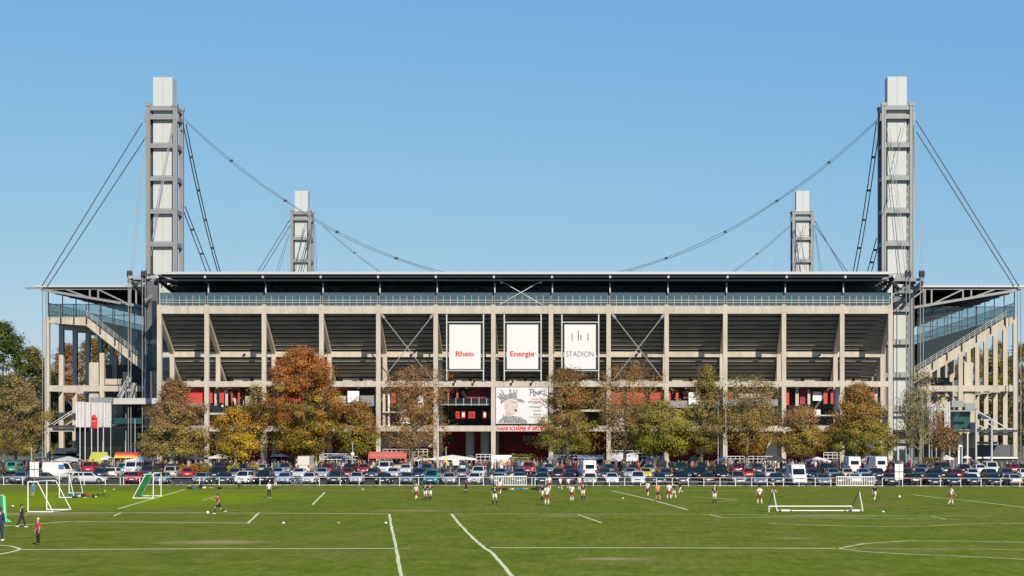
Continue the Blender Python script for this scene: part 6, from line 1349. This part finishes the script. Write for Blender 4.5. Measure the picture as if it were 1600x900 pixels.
leaf_object('foliage', cen-np.array([PX(820, D), D, 0]), np.array([GR, YG, OL])[g.integers(0, 3, n)], .3, T, 9)
for x0, x1, y0, y1, D, m, lab, cat in ((654, 668.5, 726, 737, 297, 'water_blue', 'plain blue board above the silver saloon', 'board'), (707, 717, 718.5, 727, 300, 'white', 'small white board with a faint print left of the red visitor', 'board'), (719, 727, 727, 736, 297, 'lb', 'pale blue board beside the blue one', 'board'),
    (841, 855, 714, 719.5, 312, 'red', 'small red sign panel right of the plant stand', 'sign'), (734, 760, 728, 742, 300, 'pw', 'white mesh hoarding behind the white off-roader', 'hoarding'), (595, 611, 716, 730, 312, 'white', 'white service hatch under the red awning', 'hatch'), (1471, 1476, 698, 711, 308, 'lamp', 'pale square panel on a pole beside the flags', 'sign'), (484, 495, 709, 718, 315, 'water_blue', 'blue canvas screen right of the big orange trunk', 'screen')):
    T = thing({'board': 'board', 'sign': 'sign_board', 'hoarding': 'hoarding', 'hatch': 'service_hatch', 'screen': 'canvas_screen'}[cat], lab, cat, (PX((x0+x1)/2, D), D, 0))
    if m == 'lb': M['lb'] = mat('pale_blue_board', (.40, .55, .65), .6)
    if m == 'pw': M['pw'] = mat('pale_mesh', (.55, .5, .42), .8)
    if m == 'lamp': M['lamp'] = mat('cream_panel', (.62, .60, .48), .6)
    stallbox('panel', T, x0, x1, y0, y1, D, .06, m)
    for x in (x0+1, x1-1): box('leg', M['steel'], T, PX(x, D)-.03, PX(x, D)+.03, D+.08, D+.13, 0, PZ(y0+1, D))
# yellow inflatable figure like column
D = 303; T = thing('advertising_column', 'yellow swollen advertising column left of the white facade columns', 'column', (PX(492, D), D, GZ(D)))
MB().lathe([(.28, 0), (.45, .5), (.35, 1.0), (.30, 1.5), (.38, 2.0), (.30, 2.5), (.22, 2.7)], 12, (0, 0, 0)).build('body', M['yellow_plastic'], T, smooth=True, local=True)
MB().lathe([(.5, 0), (.5, .1)], 12).build('base', M['plastic_black'], T, local=True)
# low railings of the forecourt, in front of the ground floor openings
for x0, x1, y in ((505, 560, 709), (598, 668, 702), (744, 768, 710), (955, 1012, 704), (1135, 1215, 713), (1287, 1312, 707), (862, 905, 711)):
    D = 327; T = thing('railing', {505: 'thin white railing right of the orange tree', 598: 'thin white railing behind the airy brown tree', 744: 'short railing left of the white board column', 955: 'white railing behind the airy reddish tree', 1135: 'white railing behind the pale forked tree', 1287: 'short white railing left of the dense rusty tree', 862: 'railing right of the poster column'}[x0], 'railing', (PX((x0+x1)/2, D), D, 0), group='forecourt railings')
    for q in (y, y+4, y+9): box('rail', M['white'], T, PX(x0, D), PX(x1, D), D, D+.05, PZ(q, D)-.04, PZ(q, D)+.04)
    k = x0
    while k <= x1: box('post', M['white'], T, PX(k, D)-.03, PX(k, D)+.03, D+.06, D+.12, 0, PZ(y, D)); k += 7
# flagpoles and long white flags
FLM = mat('flag_fabric', (.58, .56, .56), .8, var=.5, scale=1.0, var_col=(.42, .40, .41), streak=(2.5, 1, .15))
def flag(x0, x1, y0, y1, xp, D, lab, red=None, pole_top=None):
    T = thing('flag', lab, 'flag', (PX(xp, D), D, 0), group='long white flags on poles')
    MB().tube([(PX(xp, D), D, 0), (PX(xp, D), D, PZ(pole_top or y0-1, D))], .10, 8).build('pole', M['steel_light'], T)
    def cloth(nm, ya, yb, m):
        s = MB(); n = 12; nz = 6; P = []
        for j in range(nz+1):
            for i in range(n+1):
                x = x0+(x1-x0)*i/n; P.append((PX(x, D), D-.15+.16*math.sin(i*1.3+x0)+.05*math.sin(j+i), PZ(ya+(yb-ya)*j/nz, D)))
        s.poly(P, [(j*(n+1)+i, j*(n+1)+i+1, (j+1)*(n+1)+i+1, (j+1)*(n+1)+i) for j in range(nz) for i in range(n)]); return s.build(nm, m, T, smooth=True)
    if red:
        cloth('cloth', y0, red, FLM); c = cloth('red_print', red, y1, M['red'])
        MB().lathe([(.34, -.02), (.32, .02)], 14, (PX((x0+x1)/2, D), D-.36, PZ(red-1, D)), 'y').build('round_emblem', M['red'], T)
        MB().box(PX(x0+1.5, D), PX(x1-1.5, D), D-.42, D-.38, PZ(red+6.5, D), PZ(red+6, D)).build('print_strokes', M['white'], T)
    else: cloth('cloth', y0, y1, FLM)
DFg = 334
flag(119, 132, 628, 667.5, 125, DFg, 'leftmost long white flag in front of the left stand'); flag(133.4, 142.6, 628.5, 667.5, 133, DFg, 'second white flag from the left, between two poles')
flag(143.6, 152, 629, 669, 143, DFg, 'white flag with the red lower part at the left podium', 652); flag(153.4, 160.6, 629, 667.5, 153, DFg, 'narrow white flag right of the red one, left podium'); flag(162, 174, 629, 667.5, 161.5, DFg, 'broad white flag at the right end of the left podium group')
flag(1453, 1463.5, 631, 671, 1452, DFg, 'white flag behind the nearly bare tree, left one'); flag(1464, 1471.5, 630, 671.5, 1463, DFg, 'white flag with the red lower part behind the nearly bare tree', 650); flag(1475, 1484, 628, 669.5, 1484, DFg, 'white flag right of the nearly bare tree')
for x, yt, D, lab in ((173, 660, 332, 'slim flagpole without flag right of the left podium flags'), (211, 655, 330, 'slim empty pole in front of the podium door'), (196, 690, 320, 'short slim pole above the striped awning'), (49, 700, 300, 'thin pole behind the left white panels'), (1549.5, 655, 318, 'tall grey pole in front of the right stand stairs'), (1525, 640, 318, 'tall grey pole at the right podium corner'), (684, 652, 300, 'thick grey lamp pole left of the column under the Rhein banner'), (551, 693, 298, 'slim pole with a round white sign between the orange and airy trees'), (1134, 640, 300, 'thin pole right of the narrow pointed tree'), (1122, 640, 302, 'thin pole left of the pale forked tree'), (1416, 700, 320, 'pole with a cone foot under the nearly bare tree, left'), (1421, 700, 320, 'pole with a cone foot under the nearly bare tree, right'), (1456, 690, 322, 'thin pole left of the orange stall'), (1310, 690, 312, 'yellow wrapped pole left of the dense rusty tree'), (697, 700, 300, 'thin pole carrying a yellow sign near the airy tree')):
    T = thing('pole', lab, 'pole', (PX(x, D), D, GZ(D)), group='poles and masts'); r = .16 if x in (684, 1549.5, 1525) else .06
    MB().tube([(0, 0, 0), (0, 0, PZ(yt, D)-GZ(D))], [r*1.15, r*.85], 8).build('shaft', M['yellow_plastic'] if x == 1310 else M['steel_light'], T, local=True)
    MB().lathe([(r*2, 0), (r*1.8, .12), (r*1.2, .3)] if x not in (1416, 1421) else [(.35, 0), (.12, 1.5)], 8).build('base', M['steel'], T, local=True)
    if x in (551,): MB().lathe([(.28, -.02), (.28, .02)], 14, (0, -.1, PZ(709, D)-GZ(D)), 'y').build('round_sign', M['white'], T, local=True)
    if x == 697: MB().box(-.22, .22, -.12, -.08, PZ(722, D)-GZ(D), PZ(714, D)-GZ(D)).build('sign_plate', M['yellow_plastic'], T, local=True)
    MB().lathe([(r*1.3, 0), (r*1.2, .15), (.01, .2)], 8, (0, 0, PZ(yt, D)-GZ(D))).build('cap', M['steel'], T, local=True)
